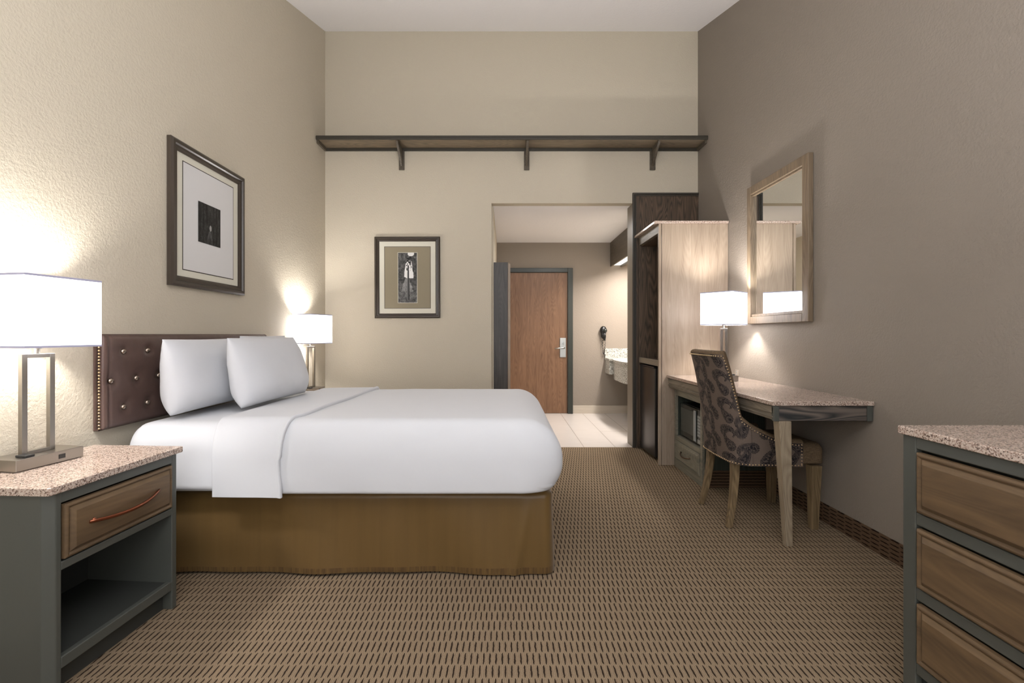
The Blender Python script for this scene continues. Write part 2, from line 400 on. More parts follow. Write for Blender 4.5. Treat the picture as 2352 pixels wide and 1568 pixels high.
# oak casing at the opening
tr = structg('trim_1', (OX1, YB, 0))
bm = B(); bx(bm, OX1, OX1+0.012, YB-0.018, YB+0.195, 0, 2.47); 
obj('jamb_board', bm, JAMB, tr, 0.002)
box_part('face_panel', OAK_DARK_V, tr, OX1+0.03, XR, YB-0.014, YB, 0, 2.55)
bm = B(); bx(bm, OX1-0.004, OX1+0.012, YB-0.026, YB, 0, 2.568); bx(bm, OX1+0.014, OX1+0.022, YB-0.024, YB, 0, 2.56); bx(bm, OX1+0.024, OX1+0.034, YB-0.02, YB, 0, 2.556)
obj('edge_moulding', bm, TRIM_DARK, tr, 0.002)
bm = B(); bx(bm, OX1+0.012, XR, YB-0.026, YB, 2.55, 2.568); bx(bm, OX1+0.034, XR, YB-0.02, YB, 2.536, 2.548)
obj('top_moulding', bm, TRIM_DARK, tr, 0.002)
# entry door
dr = structg('door_1', (0.44, HY, 0))
bm = B(); bx(bm, -0.017, 0.893, HY-0.012, HY-0.002, 0.006, 2.03); obj('door_leaf', bm, DOORWOOD, dr, 0.002)
bm = B(); bx(bm, 0.897, 0.969, HY-0.045, HY, 0, 2.096); bx(bm, -0.1, -0.02, HY-0.045, HY, 0, 2.096); bx(bm, -0.02, 0.897, HY-0.045, HY, 2.035, 2.096)
obj('door_frame', bm, DOORFRAME, dr, 0.004)
hd = box_part('lock_plate', STEEL, dr, 0.784, 0.872, HY-0.026, HY-0.012, 0.812, 1.092, bev=0.004)
bm = B(); tube(bm, [(0.84, HY-0.026, 0.95), (0.84, HY-0.075, 0.95), (0.825, HY-0.085, 0.95), (0.76, HY-0.085, 0.945), (0.705, HY-0.083, 0.938)], [0.014, 0.013, 0.013, 0.011, 0.009])
obj('lever_handle', bm, STEEL, hd, smooth=True)
bm = B(); tube(bm, [(0.838, HY-0.026, 1.02), (0.838, HY-0.05, 1.02)], 0.016, 14); bx(bm, 0.834, 0.842, HY-0.062, HY-0.05, 0.985, 1.04)
obj('key_cylinder', bm, STEEL, hd, 0.001)

# ------------------------------------------------------------------ hall fittings
t = thing('wood_partition', 'dark ebony-stained oak partition panel standing inside the hall opening', 'partition', (-0.05, 4.75, 0))
box_part('panel', OAK_EBONY, t, -0.122, 0.024, 4.72, 4.75, 0.001, 1.885)
box_part('edge_strip', OAK_GREY_V, t, 0.026, 0.05, 4.71, 4.76, 0.001, 1.872, bev=0.003)
t = thing('vanity_light_box', 'oak-faced box over the sink with a glowing white diffuser underneath', 'light', (1.6, 5.7, 2.12))
box_part('fascia', OAK_DARK_Y, t, 1.513, 1.535, 4.83, HY-0.002, 2.12, HZ+0.01, bev=0.002)
bm = B(); bx(bm, 1.535, 1.66, 4.83, HY-0.002, 2.14, 2.146); obj('diffuser', bm, DIFFUSER, t)
box_part('rear_rail', OAK_DARK_Y, t, 1.66, 1.685, 4.83, HY-0.002, 2.115, 2.17, bev=0.002)
area('vanity_tube_light', (1.68, 5.6, 2.10), (0, math.radians(-14), 0), 0.10, 1.3, 62, (1.0, 0.93, 0.87))
t = thing('sink_counter', 'grey speckled granite sink counter with a bowed apron and splash', 'counter', (1.8, 6.0, 0.6))
bm = B(); pts = [(2.195, HY-0.002), (1.43, HY-0.002), (1.43, 6.33), (1.49, 6.25), (1.44, 6.16), (1.42, 6.0), (1.42, 5.6), (1.47, 5.4), (1.47, 5.2), (2.195, 5.2)]
prism(bm, pts[::-1], 2, 0.775, 0.807); obj('counter_slab', bm, GRANITE_V, t, 0.003)
bm = B(); p2 = [(2.15, HY-0.004), (1.44, HY-0.004), (1.44, 6.34), (1.455, 6.30), (1.445, 6.16), (1.425, 6.0), (1.425, 5.6), (1.475, 5.4), (1.475, 5.25), (2.15, 5.25)]
prism(bm, [p2[0], p2[1], p2[2], (2.15, 6.34)][::-1], 2, 0.585, 0.775)
prism(bm, [(2.15, 6.32), (1.505, 6.32), (1.50, 6.25), (1.455, 6.15), (1.44, 6.0), (1.44, 5.6), (1.48, 5.4), (1.48, 5.25), (2.15, 5.25)], 2, 0.54, 0.775)
obj('apron', bm, GRANITE_V, t, 0.004)
box_part('splash', GRANITE_V, t, 1.43, 2.195, HY-0.02, HY-0.002, 0.807, 0.94, bev=0.002)
t = thing('hair_dryer', 'black wall-mounted hair dryer with a hanging coiled cord', 'hair dryer', (1.41, HY, 1.15))
bm = B()
for (zc_, rx, rz) in ((1.2, 0.05, 0.062), (1.13, 0.036, 0.05)):
    bmesh.ops.create_uvsphere(bm, u_segments=20, v_segments=12, radius=1, matrix=Matrix.Translation((1.405, HY-0.045, zc_)) @ Matrix.Diagonal((rx, 0.04, rz, 1)))
obj('dryer_body', bm, BLACK, t, smooth=True)
bm = B(); bmesh.ops.create_uvsphere(bm, u_segments=16, v_segments=10, radius=1, matrix=Matrix.Translation((1.425, HY-0.085, 1.195)) @ Matrix.Diagonal((0.026, 0.02, 0.03, 1))); obj('nozzle', bm, BLACKGLOSS, t, smooth=True)
bm = B(); tube(bm, [(1.415, HY-0.07, 1.17), (1.42, HY-0.075, 1.11), (1.418, HY-0.06, 1.055)], [0.022, 0.018, 0.014]); obj('handle', bm, BLACK, t, smooth=True)
bm = B(); pts = []
for k in range(120):
    a = k/119; th = a*PI*30
    x = 1.392+0.02*(1-math.cos(a*PI))+0.0; z = 1.06-0.20*math.sin(a*PI)
    pts.append((x+0.006*math.cos(th), HY-0.04+0.006*math.sin(th), z+0.002*math.sin(th)))
tube(bm, pts, 0.0035, 5); tube(bm, [(1.432, HY-0.03, 0.86), (1.432, HY-0.03, 0.81)], 0.004, 6); obj('cord', bm, BLACK, t, smooth=True)

# ------------------------------------------------------------------ display shelf on the back wall
t = thing('display_shelf', 'long dark oak shelf spanning the back wall above the doorway', 'shelf', (0.06, YB, 3.0))
box_part('shelf_board', OAK_DARK_X, t, XL+0.003, XR-0.003, 4.40, YB-0.002, 3.020, 3.042)
bm = B(); bx(bm, XL+0.003, XR-0.003, 4.386, 4.402, 3.012, 3.050); bx(bm, XL+0.003, XR-0.003, 4.380, 4.388, 3.030, 3.038); obj('nosing', bm, TRIM_DARK, t, 0.003)
box_part('ledger', TRIM_DARK, t, XL+0.003, XR-0.003, YB-0.02, YB-0.001, 2.992, 3.019, bev=0.002)
for x0 in (XL+0.002, XR-0.022): box_part('end_cleat', OAK_DARK_Y, t, x0, x0+0.02, 4.41, YB-0.022, 2.985, 3.019, bev=0.002)
for xb in (-1.048, 0.214, 1.485):
    bm = B(); bx(bm, xb-0.027, xb+0.027, YB-0.02, YB-0.001, 2.80, 2.991)
    prism(bm, [(YB-0.02, 2.835), (YB-0.02, 3.012), (4.41, 3.012), (4.42, 2.992)], 0, xb-0.011, xb+0.011)
    obj('bracket', bm, OAK_DARK_Y, t, 0.002)

# ------------------------------------------------------------------ pictures
def frame_parts(t, W, H, fw, dep, mt):
    """picture in local xz plane facing -y, centred on origin, back at y=0"""
    prof = [(0, 0), (0, dep*0.75), (0.2*fw, dep), (0.45*fw, dep), (0.55*fw, dep*0.7), (0.8*fw, dep*0.75), (fw, dep*0.45), (fw, 0)]
    def ring_mesh(prof):
        bm = B(); loops = []
        for (i, d) in prof:
            x, z = W/2-i, H/2-i
            loops.append([bm.verts.new(p) for p in ((-x, -d, -z), (x, -d, -z), (x, -d, z), (-x, -d, z))])
        n = len(loops)
        for a in range(n):
            for k in range(4):
                bm.faces.new((loops[a][k], loops[a][(k+1) % 4], loops[(a+1) % n][(k+1) % 4], loops[(a+1) % n][k]))
        return bm
    return obj('frame', ring_mesh(prof), mt, t)
def photo_grid(name, t, x0, x1, z0, z1, y, colfun, step=0.0016, parent=None):
    nu = int((x1-x0)/step)+1; nv = int((z1-z0)/step)+1
    U, V = np.meshgrid(np.linspace(0, 1, nu), np.linspace(0, 1, nv), indexing='ij')
    v = np.stack([x0+(x1-x0)*U.ravel(), np.full(U.size, y), z0+(z1-z0)*V.ravel()], -1)
    g = colfun(U.ravel(), V.ravel())
    cols = (np.clip(g, 0, 1)**2.2)[:, None]*np.array([1.0, 0.99, 0.97])
    f = grid_faces(nu, nv)
    return mesh_np(name, v, f, PRINT, parent or t, smooth=False, colors=cols)
def slab(bm, x0, x1, z0, z1, y0, y1): bx(bm, x0, x1, min(y0, y1), max(y0, y1), z0, z1)
def tree_photo(u, v):
    """tall pine trunk before a bright gap in a dark canyon"""
    n = fbm(u*9, v*22, 3, 5); n2 = fbm(u*24, v*60, 9, 3)
    g = 0.30+0.38*(n-0.45)+0.25*(n2-0.45)
    lb = 0.37+0.05*np.sin(v*9)+0.05*(n-0.5); rb = 0.77-0.06*np.cos(v*7)+0.05*(n-0.5)
    sky = (v > 0.49) & (v < 0.84) & (u > lb) & (u < rb) & (v > 0.47+0.05*np.sin(u*6))
    g = np.where(sky, 0.92, g)
    top = ((u-0.68)/0.17)**2+((v-0.98)/0.05)**2 < 1; g = np.where(top, 0.88, g)
    leaf = (v > 0.64) & (v < 0.93) & (np.abs(u-0.55) < 0.10+0.12*fbm(u*6, v*14, 21, 3)) & (fbm(u*14, v*36, 33, 3) > 0.42)
    g = np.where(leaf, 0.13, g)
    rock = (v < 0.49) & (v > 0.16) & (np.abs(u-0.48) < 0.12+0.26*(0.49-v)/0.33+0.1*(n-0.5)); g = np.where(rock, 0.50+0.3*(n-0.45)+0.14*(n2-0.45), g)
    g = np.where(v < 0.22, 0.36+0.35*(n-0.45)+0.3*(n2-0.45), g)
    cx = 0.535; hw = 0.022+0.055*(1-v)
    trunk = (np.abs(u-cx) < hw) & (v < 0.75) & (v > 0.06); g = np.where(trunk, 0.24+0.28*np.clip((cx-u)/hw, -1, 1)*0.6+0.05, g)
    return g
def forest_photo(u, v):
    """dark forest path with a bright gap"""
    n = fbm(u*26, v*9, 5, 4); n2 = fbm(u*40, v*60, 15, 3); g = 0.20+0.22*(n-0.5)+0.16*(n2-0.5)
    g = g+0.06*np.exp(-((u-0.55)/0.12)**2-((v-0.85)/0.1)**2)
    g = g-0.05*(np.abs(np.sin(u*21)) > 0.8)
    path = (v < 0.36) & (np.abs(u-0.52+0.1*(0.36-v)) < 0.02+0.5*(0.36-v)); g = np.where(path, g+0.14*np.clip(v/0.3, 0.2, 1), g)
    gap = ((u-0.54)/0.045)**2+((v-0.42)/0.075)**2 < 1; return np.where(gap, 0.62, g)
# back wall picture
t = thing('framed_picture', 'dark-framed photograph of a lone tall pine in taupe and cream mats on the back wall', 'picture', (-0.989, YB-0.002, 1.7155), world=False)
t.rotation_euler = (0, math.radians(-0.2), 0)
frame_parts(t, 0.660, 0.818, 0.046, 0.028, PICFRAME)
bm = B(); slab(bm, -0.286, 0.286, -0.365, 0.365, -0.001, -0.008); m1 = obj('mat_board', bm, MATCREAM, t, label='cream outer mat')
bm = B(); slab(bm, -0.234, 0.234, -0.313, 0.313, -0.0082, -0.0092); obj('mat_bevel', bm, MATEDGE, m1)
bm = B(); slab(bm, -0.229, 0.230, -0.309, 0.309, -0.0093, -0.010); m2 = obj('mat_board', bm, MATTAUPE, t, label='taupe inner mat')
bm = B(); slab(bm, -0.098, 0.100, -0.258, 0.253, -0.0101, -0.0106); obj('mat_bevel', bm, MATCREAM, m2)
photo_grid('photo', t, -0.094, 0.096, -0.254, 0.249, -0.0112, tree_photo)
# left wall picture
t = thing('framed_picture', 'dark-framed print of a small forest path in a wide white mat above the headboard', 'picture', (XL+0.002, 2.806, 1.811), PI/2, world=False)
frame_parts(t, 0.694, 0.806, 0.058, 0.030, PICFRAME)
bm = B(); slab(bm, -0.291, 0.291, -0.346, 0.346, -0.001, -0.008); m1 = obj('mat_board', bm, MATCREAM, t, label='cream outer mat')
bm = B(); slab(bm, -0.240, 0.240, -0.307, 0.307, -0.0082, -0.0092); obj('mat_bevel', bm, MATEDGE, m1)
bm = B(); slab(bm, -0.235, 0.235, -0.302, 0.302, -0.0093, -0.010); obj('mat_board', bm, MATWHITE, t, label='wide white inner mat')
photo_grid('photo', t, -0.112, 0.098, -0.122, 0.118, -0.0112, forest_photo)

# ------------------------------------------------------------------ wall mirror
t = thing('wall_mirror', 'rectangular mirror in a driftwood oak frame above the desk', 'mirror', (XR, 3.253, 1.757))
y0, y1, z0, z1 = 2.886, 3.62, 1.222, 2.292; xw = XR-0.002
def rail(name, ya, yb, za, zb, d): return box_part(name, MIRROROAK, t, xw-d, xw, ya, yb, za, zb, bev=0.004)
rail('stile', y0, y0+0.062, z0, z1, 0.034); rail('stile', y1-0.05, y1, z0, z1, 0.034)
bm = B(); bx(bm, xw-0.034, xw, y0+0.062, y1-0.05, z1-0.062, z1); bx(bm, xw-0.018, xw, y0+0.062, y1-0.05, z1-0.075, z1-0.062); obj('top_rail', bm, MIRROROAK, t, 0.003)
bm = B(); bx(bm, xw-0.034, xw, y0+0.062, y1-0.05, z0, z0+0.055); bx(bm, xw-0.024, xw, y0+0.062, y1-0.05, z0+0.055, z0+0.075); obj('bottom_rail', bm, MIRROROAK, t, 0.003)
box_part('mirror_glass', MIRROR, t, xw-0.008, xw-0.004, y0+0.06, y1-0.045, z0+0.07, z1-0.07)

# ------------------------------------------------------------------ helpers: nailheads, drawers
def nail_mesh(r):
    bm = B(); bmesh.ops.create_uvsphere(bm, u_segments=10, v_segments=6, radius=r)
    me = bpy.data.meshes.new('nailhead'); bm.to_mesh(me); bm.free(); me.materials.append(BRASS)
    me.polygons.foreach_set('use_smooth', [True]*len(me.polygons)); return me
def nails(pts, parent, r, cap=100):
    me = nail_mesh(r); root = parent
    off = Vector(root.location) if root.get('_w') else Vector((0, 0, 0))
    for p in pts[:cap]:
        o = bpy.data.objects.new('nailhead', me); C.objects.link(o); o.parent = parent; o.location = Vector(p)-off
    if len(pts) > cap:
        bm = B()
        for p in pts[cap:]: bmesh.ops.create_uvsphere(bm, u_segments=10, v_segments=6, radius=r, matrix=Matrix.Translation(p))
        obj('nailheads', bm, BRASS, parent, smooth=True, kind='stuff')
def drawer_front(name, parent, m, x, sgn, ya, yb, za, zb, inset=0.028, th=0.016, raise_=0.012):
    """raised panel lying in plane x, facing sgn"""
    bm = B()
    def L(i, d): return [bm.verts.new((x+sgn*d, yy, zz)) for yy, zz in ((ya+i, za+i), (yb-i, za+i), (yb-i, zb-i), (ya+i, zb-i))]
    ls = [L(0, -0.004), L(0, th*0.7), L(0.006, th), L(0.010, th), L(inset*0.55, th-0.005), L(inset, th+raise_*0.55), L(inset+0.004, th+raise_*0.55)]
    for a in range(len(ls)-1):
        for k in range(4): bm.faces.new((ls[a][k], ls[a][(k+1) % 4], ls[a+1][(k+1) % 4], ls[a+1][k]))
    bm.faces.new(ls[0]); bm.faces.new(ls[-1])
    return obj(name, bm, m, parent, 0.0015)
def bow_pull(parent, m, x, sgn, yc, z, L, out=0.030, r=0.0085, drop=0.012):
    bm = B(); pts = []; rad = []
    for k in range(17):
        a = -1+2*k/16
        pts.append((x+sgn*(out*(1-a*a)+0.004), yc+a*L/2, z-drop*(1-a*a)+0.004*a)); rad.append(r*(0.75+0.45*(1-abs(a))**0.5 if abs(a) < 0.93 else 0.9))
    tube(bm, pts, rad, 10, flat=0.6)
    for a in (-0.9, 0.9): tube(bm, [(x, yc+a*L/2, z), (x+sgn*(out*(1-a*a)+0.004), yc+a*L/2, z-drop*(1-a*a))], r*0.7, 8)
    return obj('pull', bm, m, parent, smooth=True)

# ------------------------------------------------------------------ nightstands (local frame: front faces +x, long axis y)
def make_nightstand():
    t = thing('nightstand', 'grey-green nightstand in the foreground with a granite top, one drawer and an open cubby', 'nightstand', (-1.395, 1.667, 0), math.radians(-3.2), group='nightstands beside the bed', world=False)
    D, L = 0.385, 0.515     # depth, length; front plane at x=0
    h = L/2
    fr = B()
    # side walls with softened front corners, top, bottom, rails
    prism(fr, [(-D, -h), (-0.025, -h), (0.0, -h+0.022), (0.0, -h+0.040), (-D, -h+0.022)], 2, 0.0, 0.642)
    obj('side_panel', fr, GREENGREY, t, 0.004); fr = B()
    prism(fr, [(-D, h-0.022), (-0.0, h-0.030), (0.0, h-0.006), (-0.006, h), (-D, h)], 2, 0.0, 0.642)
    obj('side_panel', fr, GREENGREY, t, 0.004)
    bm = B(); bx(bm, -0.022, 0.0, -h+0.038, h-0.028, 0.606, 0.642); obj('top_rail', bm, GREENGREY, t, 0.003)
    bm = B(); bx(bm, -0.022, 0.0, -h+0.038, h-0.028, 0.392, 0.420); obj('middle_rail', bm, GREENGREY, t, 0.004)
    bm = B(); bx(bm, -0.022, 0.0, -h+0.038, h-0.028, 0.080, 0.118); obj('bottom_rail', bm, GREENGREY, t, 0.004)
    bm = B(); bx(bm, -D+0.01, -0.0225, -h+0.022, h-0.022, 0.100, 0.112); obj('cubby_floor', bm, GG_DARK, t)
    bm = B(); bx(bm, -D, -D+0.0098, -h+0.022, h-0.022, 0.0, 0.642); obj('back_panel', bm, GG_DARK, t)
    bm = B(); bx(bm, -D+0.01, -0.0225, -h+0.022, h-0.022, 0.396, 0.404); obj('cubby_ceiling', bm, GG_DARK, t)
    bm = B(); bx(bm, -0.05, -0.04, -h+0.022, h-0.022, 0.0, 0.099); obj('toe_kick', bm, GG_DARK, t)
    d = drawer_front('drawer', t, DRAWERWOOD, -0.006, 1, -h+0.044, h-0.034, 0.426, 0.600)
    p = bow_pull(d, COPPER, 0.012, 1, 0.0, 0.520, 0.285)
    bm = B()
    prism(bm, [(-D, -h-0.012), (0.006, -h-0.012), (0.014, -h-0.004), (0.014, h+0.014), (-D, h+0.014)], 2, 0.643, 0.668)
    obj('countertop', bm, GRANITE, t, 0.003)
    return t
ns = make_nightstand()
ns2 = copy_tree(ns); ns2.location = (-1.395, 3.95, 0); ns2.rotation_euler = (0, 0, 0); ns2.scale = (1, 1, 0.6345/0.668)
ns2['label'] = 'grey-green nightstand in the far corner, mostly hidden behind the bed'

# ------------------------------------------------------------------ table lamps (local frame: long axis y)
def make_lamp(label):
    t = thing('table_lamp', label, 'lamp', (0, 0, 0), group='brushed nickel table lamps', world=False)
    bm = B(); bx(bm, -0.065, 0.065, -0.108, 0.108, 0.0015, 0.042); b = obj('base', bm, NICKEL, t, 0.002)
    bm = B(); bx(bm, 0.0652, 0.0662, 0.022, 0.044, 0.014, 0.030); obj('usb_port', bm, NICKEL_D, b)
    bm = B(); bx(bm, 0.012, 0.055, -0.075, -0.045, 0.0422, 0.050); obj('switch', bm, NICKEL_D, b, 0.002)
    bm = B(); w_, th_, tz = 0.052, 0.0085, 0.009
    bx(bm, -tz, tz, -w_, -w_+2*th_, 0.0422, 0.402); bx(bm, -tz, tz, w_-2*th_, w_, 0.0422, 0.402)
    bx(bm, -tz, tz, -w_+2*th_, w_-2*th_, 0.388, 0.402); bx(bm, -tz, tz, -w_+2*th_, w_-2*th_, 0.0422, 0.054)
    obj('ring_stem', bm, NICKEL, t, 0.001)
    bm = B(); tube(bm, [(0, 0, 0.4022), (0, 0, 0.47)], 0.008, 14); tube(bm, [(0, 0, 0.42), (0, 0, 0.445)], 0.014, 14)
    obj('neck', bm, STEEL, t, smooth=True)
    return t
def add_shade(t, hx, hy, rot, power, x=0.0, y=0.0):
    R = Matrix.Translation((x, y, 0)) @ Matrix.Rotation(rot, 4, 'Z')
    z0, z1 = 0.427, 0.679
    bm = B(); q = [(-hx, -hy), (hx, -hy), (hx, hy), (-hx, hy)]
    n = 4; vo = []
    for (s, zz) in ((1, z0), (1, z1), (0.985, z1), (0.985, z0)):
        vo.append([bm.verts.new(R @ Vector((a*s, b*s, zz))) for a, b in q])
    for i in range(4):
        for k in range(4): bm.faces.new((vo[i][k], vo[i][(k+1) % 4], vo[(i+1) % 4][(k+1) % 4], vo[(i+1) % 4][k]))
    sh = obj('shade', bm, SHADE, t)
    for (za, zb) in ((z0-0.001, z0+0.006), (z1-0.006, z1+0.001)):
        bm = B(); vo = []
        for (s, zz) in ((1.006, za), (1.006, zb), (0.984, zb), (0.984, za)):
            vo.append([bm.verts.new(R @ Vector((a*s, b*s, zz))) for a, b in q])
        for i in range(4):
            for k in range(4): bm.faces.new((vo[i][k], vo[i][(k+1) % 4], vo[(i+1) % 4][(k+1) % 4], vo[(i+1) % 4][k]))
        obj('shade_trim', bm, SHADETRIM, sh)
    bm = B(); bmesh.ops.create_uvsphere(bm, u_segments=16, v_segments=10, radius=0.026, matrix=Matrix.Translation((0, 0, 0.50)))
    bulb = obj('bulb', bm, SHADE, t, smooth=True)
    l = bpy.data.lights.new('bulb_light', 'POINT'); l.energy = power; l.color = (1.0, 0.955, 0.91); l.shadow_soft_size = 0.045
    lo = bpy.data.objects.new('bulb_light', l); C.objects.link(lo); lo.parent = t; lo.location = (0, 0, 0.565)
l1 = make_lamp('nickel table lamp with glowing white shade on the foreground nightstand')
add_shade(l1, 0.108, 0.125, 0.0, 27, 0.018, 0.0)
l1.location = (-1.713, 1.672, 0.668); l1.rotation_euler = (0, 0, math.radians(-9))
l2 = make_lamp('nickel table lamp with glowing white shade in the far corner beyond the bed')
add_shade(l2, 0.125, 0.125, math.radians(-8), 27)
l2.location = (-1.705, 4.0, 0.635); l2.rotation_euler = (0, 0, math.radians(-14))
l3 = make_lamp('nickel table lamp with glowing white shade on the desk beside the tall cabinet')
add_shade(l3, 0.125, 0.125, math.radians(44), 38)
l3.location = (1.70, 3.56, 0.787); l3.rotation_euler = (0, 0, math.radians(-4))

# ------------------------------------------------------------------ headboard
HX0, HX1, HY0, HY1, HZ0, HZ1 = XL+0.002, -1.777, 2.02, 3.42, 0.712, 1.142
hb = thing('headboard', 'button-tufted dark brown leather headboard with nailhead sides mounted behind the pillows', 'headboard', (XL+0.02, 2.72, HZ0))
btn = []
for z, off in ((1.061, 0.069), (0.930, 0.0), (0.802, 0.069)):
    k = 0
    while True:
        y = 2.068+off+0.1435*k
        if y > HY1-0.03: break
        btn.append((y, z)); k += 1
nu, nv = 240, 80
Yg, Zg = np.meshgrid(np.linspace(HY0, HY1, nu), np.linspace(HZ0, HZ1, nv), indexing='ij')
dmin = np.full(Yg.shape, 9.0); dep = np.zeros(Yg.shape)
for (y, z) in btn: dep += 0.012*np.exp(-((Yg-y)**2+(Zg-z)**2)/(2*0.018**2))
ey = np.minimum(Yg-HY0, HY1-Yg); ez = np.minimum(Zg-HZ0, HZ1-Zg)
r = 0.022; e = np.minimum(ey, ez)
rd = np.where(e < r, r-np.sqrt(np.maximum(r*r-(r-e)**2, 0)), 0)
groove = 0.004*np.exp(-((ey-0.034)/0.006)**2)
Xg = HX1-rd-dep-groove+0.0015*(fbm(Yg*25, Zg*25, 4, 3)-0.5)*2
v = np.stack([Xg.ravel(), Yg.ravel(), Zg.ravel()], -1)
f = grid_faces(nu, nv)
# closed sides back to the wall
base = len(v); bi = [i*nv for i in range(nu)]+[(nu-1)*nv+j for j in range(1, nv)]+[i*nv+nv-1 for i in range(nu-2, -1, -1)]+[j for j in range(nv-2, 0, -1)]
vb = v[bi].copy(); vb[:, 0] = HX0; v = np.vstack([v, vb]); nb = len(bi)
side = [[bi[k], bi[(k+1) % nb], base+(k+1) % nb, base+k] for k in range(nb)]
hbm = mesh_np('padded_panel', v, f.tolist()+side, LEATHER, hb)
bmn = B(); lathe(bmn, [(0.0001, 0.013), (0.008, 0.011), (0.0135, 0.004), (0.014, -0.002), (0.0001, -0.003)][::-1], 0, 0, 14)
for ff in bmn.faces: ff.smooth = True
meb = bpy.data.meshes.new('button'); bmn.to_mesh(meb); bmn.free(); meb.materials.append(CHROMEK)
for (y, z) in btn:
    o = bpy.data.objects.new('button', meb); C.objects.link(o); o.parent = hb; o.rotation_euler = (0, PI/2, 0)
    o.location = Vector((HX1-0.011, y, z))-Vector(hb.location)
pts = [(HX1-0.018, HY0-0.001, HZ0+0.012+0.0138*k) for k in range(31)]+[(HX1-0.018, HY1+0.001, HZ0+0.012+0.0138*k) for k in range(31)]
nails(pts, hb, 0.0052)

# ------------------------------------------------------------------ bed
BX0, BX1, BY0, BY1, BZ0, BZ1 = -1.772, 0.27, 2.085, 3.435, 0.402, 0.742
def rbox(n, lo, hi, rl, rh, fn=None):
    """rounded box shell from six grids; rl/rh are radii at the low and high sides of each axis"""
    lo, hi, rl, rh = map(np.array, (lo, hi, rl, rh)); V = []; F = []; off = 0
    for ax in range(3):
        for s in (0, 1):
            a, b = [(1, 2), (2, 0), (0, 1)][ax]
            def axis_pts(k):
                # dense near the ends where the surface bends
                m = n[k]; tt = np.linspace(0, 1, m); return lo[k]+(hi[k]-lo[k])*tt
            A, Bq = np.meshgrid(axis_pts(a), axis_pts(b), indexing='ij')
            P = np.zeros((A.size, 3)); P[:, a] = A.ravel(); P[:, b] = Bq.ravel(); P[:, ax] = hi[ax] if s else lo[ax]
            V.append(P); ff = grid_faces(n[a], n[b])+off; F.append(ff if s else ff[:, ::-1]); off += len(P)
    V = np.vstack(V); F = np.vstack(F)
    q = np.clip(V, lo+rl, hi-rh); d = V-q; rr = np.where(d < 0, rl, rh); dn = d/rr; ln = np.linalg.norm(dn, axis=1, keepdims=True)
    # equalise spacing on the rounded zone
    V2 = np.where(ln > 1e-9, q+rr*dn/np.maximum(ln, 1e-9), V)
    # flat zones: exactly one axis active keeps its face
    if fn is not None: V2 = fn(V2)
    return V2, F
def weld(o, d=0.0005):
    bm = B(); bm.from_mesh(o.data); bmesh.ops.remove_doubles(bm, verts=bm.verts, dist=d); bmesh.ops.recalc_face_normals(bm, faces=bm.faces)
    for ff in bm.faces: ff.smooth = True
    bm.to_mesh(o.data); bm.free()
def wrinkle(amp, seed, sx=1.0):
    def fn(V):
        n1 = fbm(V[:, 0]*3+V[:, 2]*4+7, V[:, 1]*3-V[:, 2]*3+11, seed, 3)-0.45
        n2 = fbm(V[:, 0]*9+31, (V[:, 1]+V[:, 2])*2.5+17, seed+5, 2)-0.4
        side = V[:, 2] < 0.66
        c = np.array([(BX0+BX1)/2, (BY0+BY1)/2, 0.58]); d = V-c; d[:, 0] *= 0.7
        W = V.copy()
        top = np.clip((V[:, 2]-0.66)/0.06, 0, 1)
        W[:, 2] += amp*n1*top*1.2
        sy = np.where(V[:, 1] < c[1], -1, 1); nearside = np.clip(1-np.minimum(V[:, 1]-V[:, 1].min(), V[:, 1].max()-V[:, 1])/0.05, 0, 1)
        W[:, 1] += sy*amp*(n1+0.4*n2)*nearside*sx
        foot = np.clip(1-(V[:, 0].max()-V[:, 0])/0.06, 0, 1); W[:, 0] += amp*n1*foot*1.5
        return W
    return fn
bed = thing('bed', 'double bed with smooth white sheets folded back over a golden-brown satin skirt', 'bed', (-0.75, 2.76, 0))
V_, F_ = rbox((90, 60, 24), (BX0, BY0+0.012, BZ0+0.004), (BX1-0.03, BY1-0.012, BZ1-0.014), (0.10, 0.08, 0.03), (0.12, 0.08, 0.13), wrinkle(0.006, 3))
# soft sheet corner at the head
o = mesh_np('mattress', V_, F_, LINEN, bed); weld(o)
# skirt
prof_n = 420
def skirt_loop(z):
    x0, x1, y0, y1, r = -1.795, 0.225, 2.172, 3.35, 0.045
    pts = []
    seg = [((x0, y0), (x1-r, y0)), None, ((x1, y0+r), (x1, y1-r)), None, ((x1-r, y1), (x0, y1))]
    def line(a, b, n): return [(a[0]+(b[0]-a[0])*i/n, a[1]+(b[1]-a[1])*i/n, (b[1]-a[1], -(b[0]-a[0]))) for i in range(n)]
    pts += line((x0, y0), (x1-r, y0), 200)
    pts += [(x1-r+r*math.sin(a), y0+r-r*math.cos(a), (math.sin(a), -math.cos(a))) for a in np.linspace(0, PI/2, 14)[:-1]]
    pts += line((x1, y0+r), (x1, y1-r), 120)
    pts += [(x1-r+r*math.cos(a), y1-r+r*math.sin(a), (math.cos(a), math.sin(a))) for a in np.linspace(0, PI/2, 14)[:-1]]
    pts += line((x1-r, y1), (x0, y1), 120)
    pts.append((x0, y1, (0, 1)))
    P = np.array([(p[0], p[1]) for p in pts]); N = np.array([p[2] for p in pts], float); N /= np.linalg.norm(N, axis=1, keepdims=True)
    arc = np.concatenate([[0], np.cumsum(np.linalg.norm(np.diff(P, axis=0), axis=1))])
    return P, N, arc
P, N, arc = skirt_loop(0); zs = np.concatenate([[0.012, 0.016, 0.022], np.linspace(0.04, 0.36, 16), [0.375, 0.388, 0.397, 0.402]])
V = []
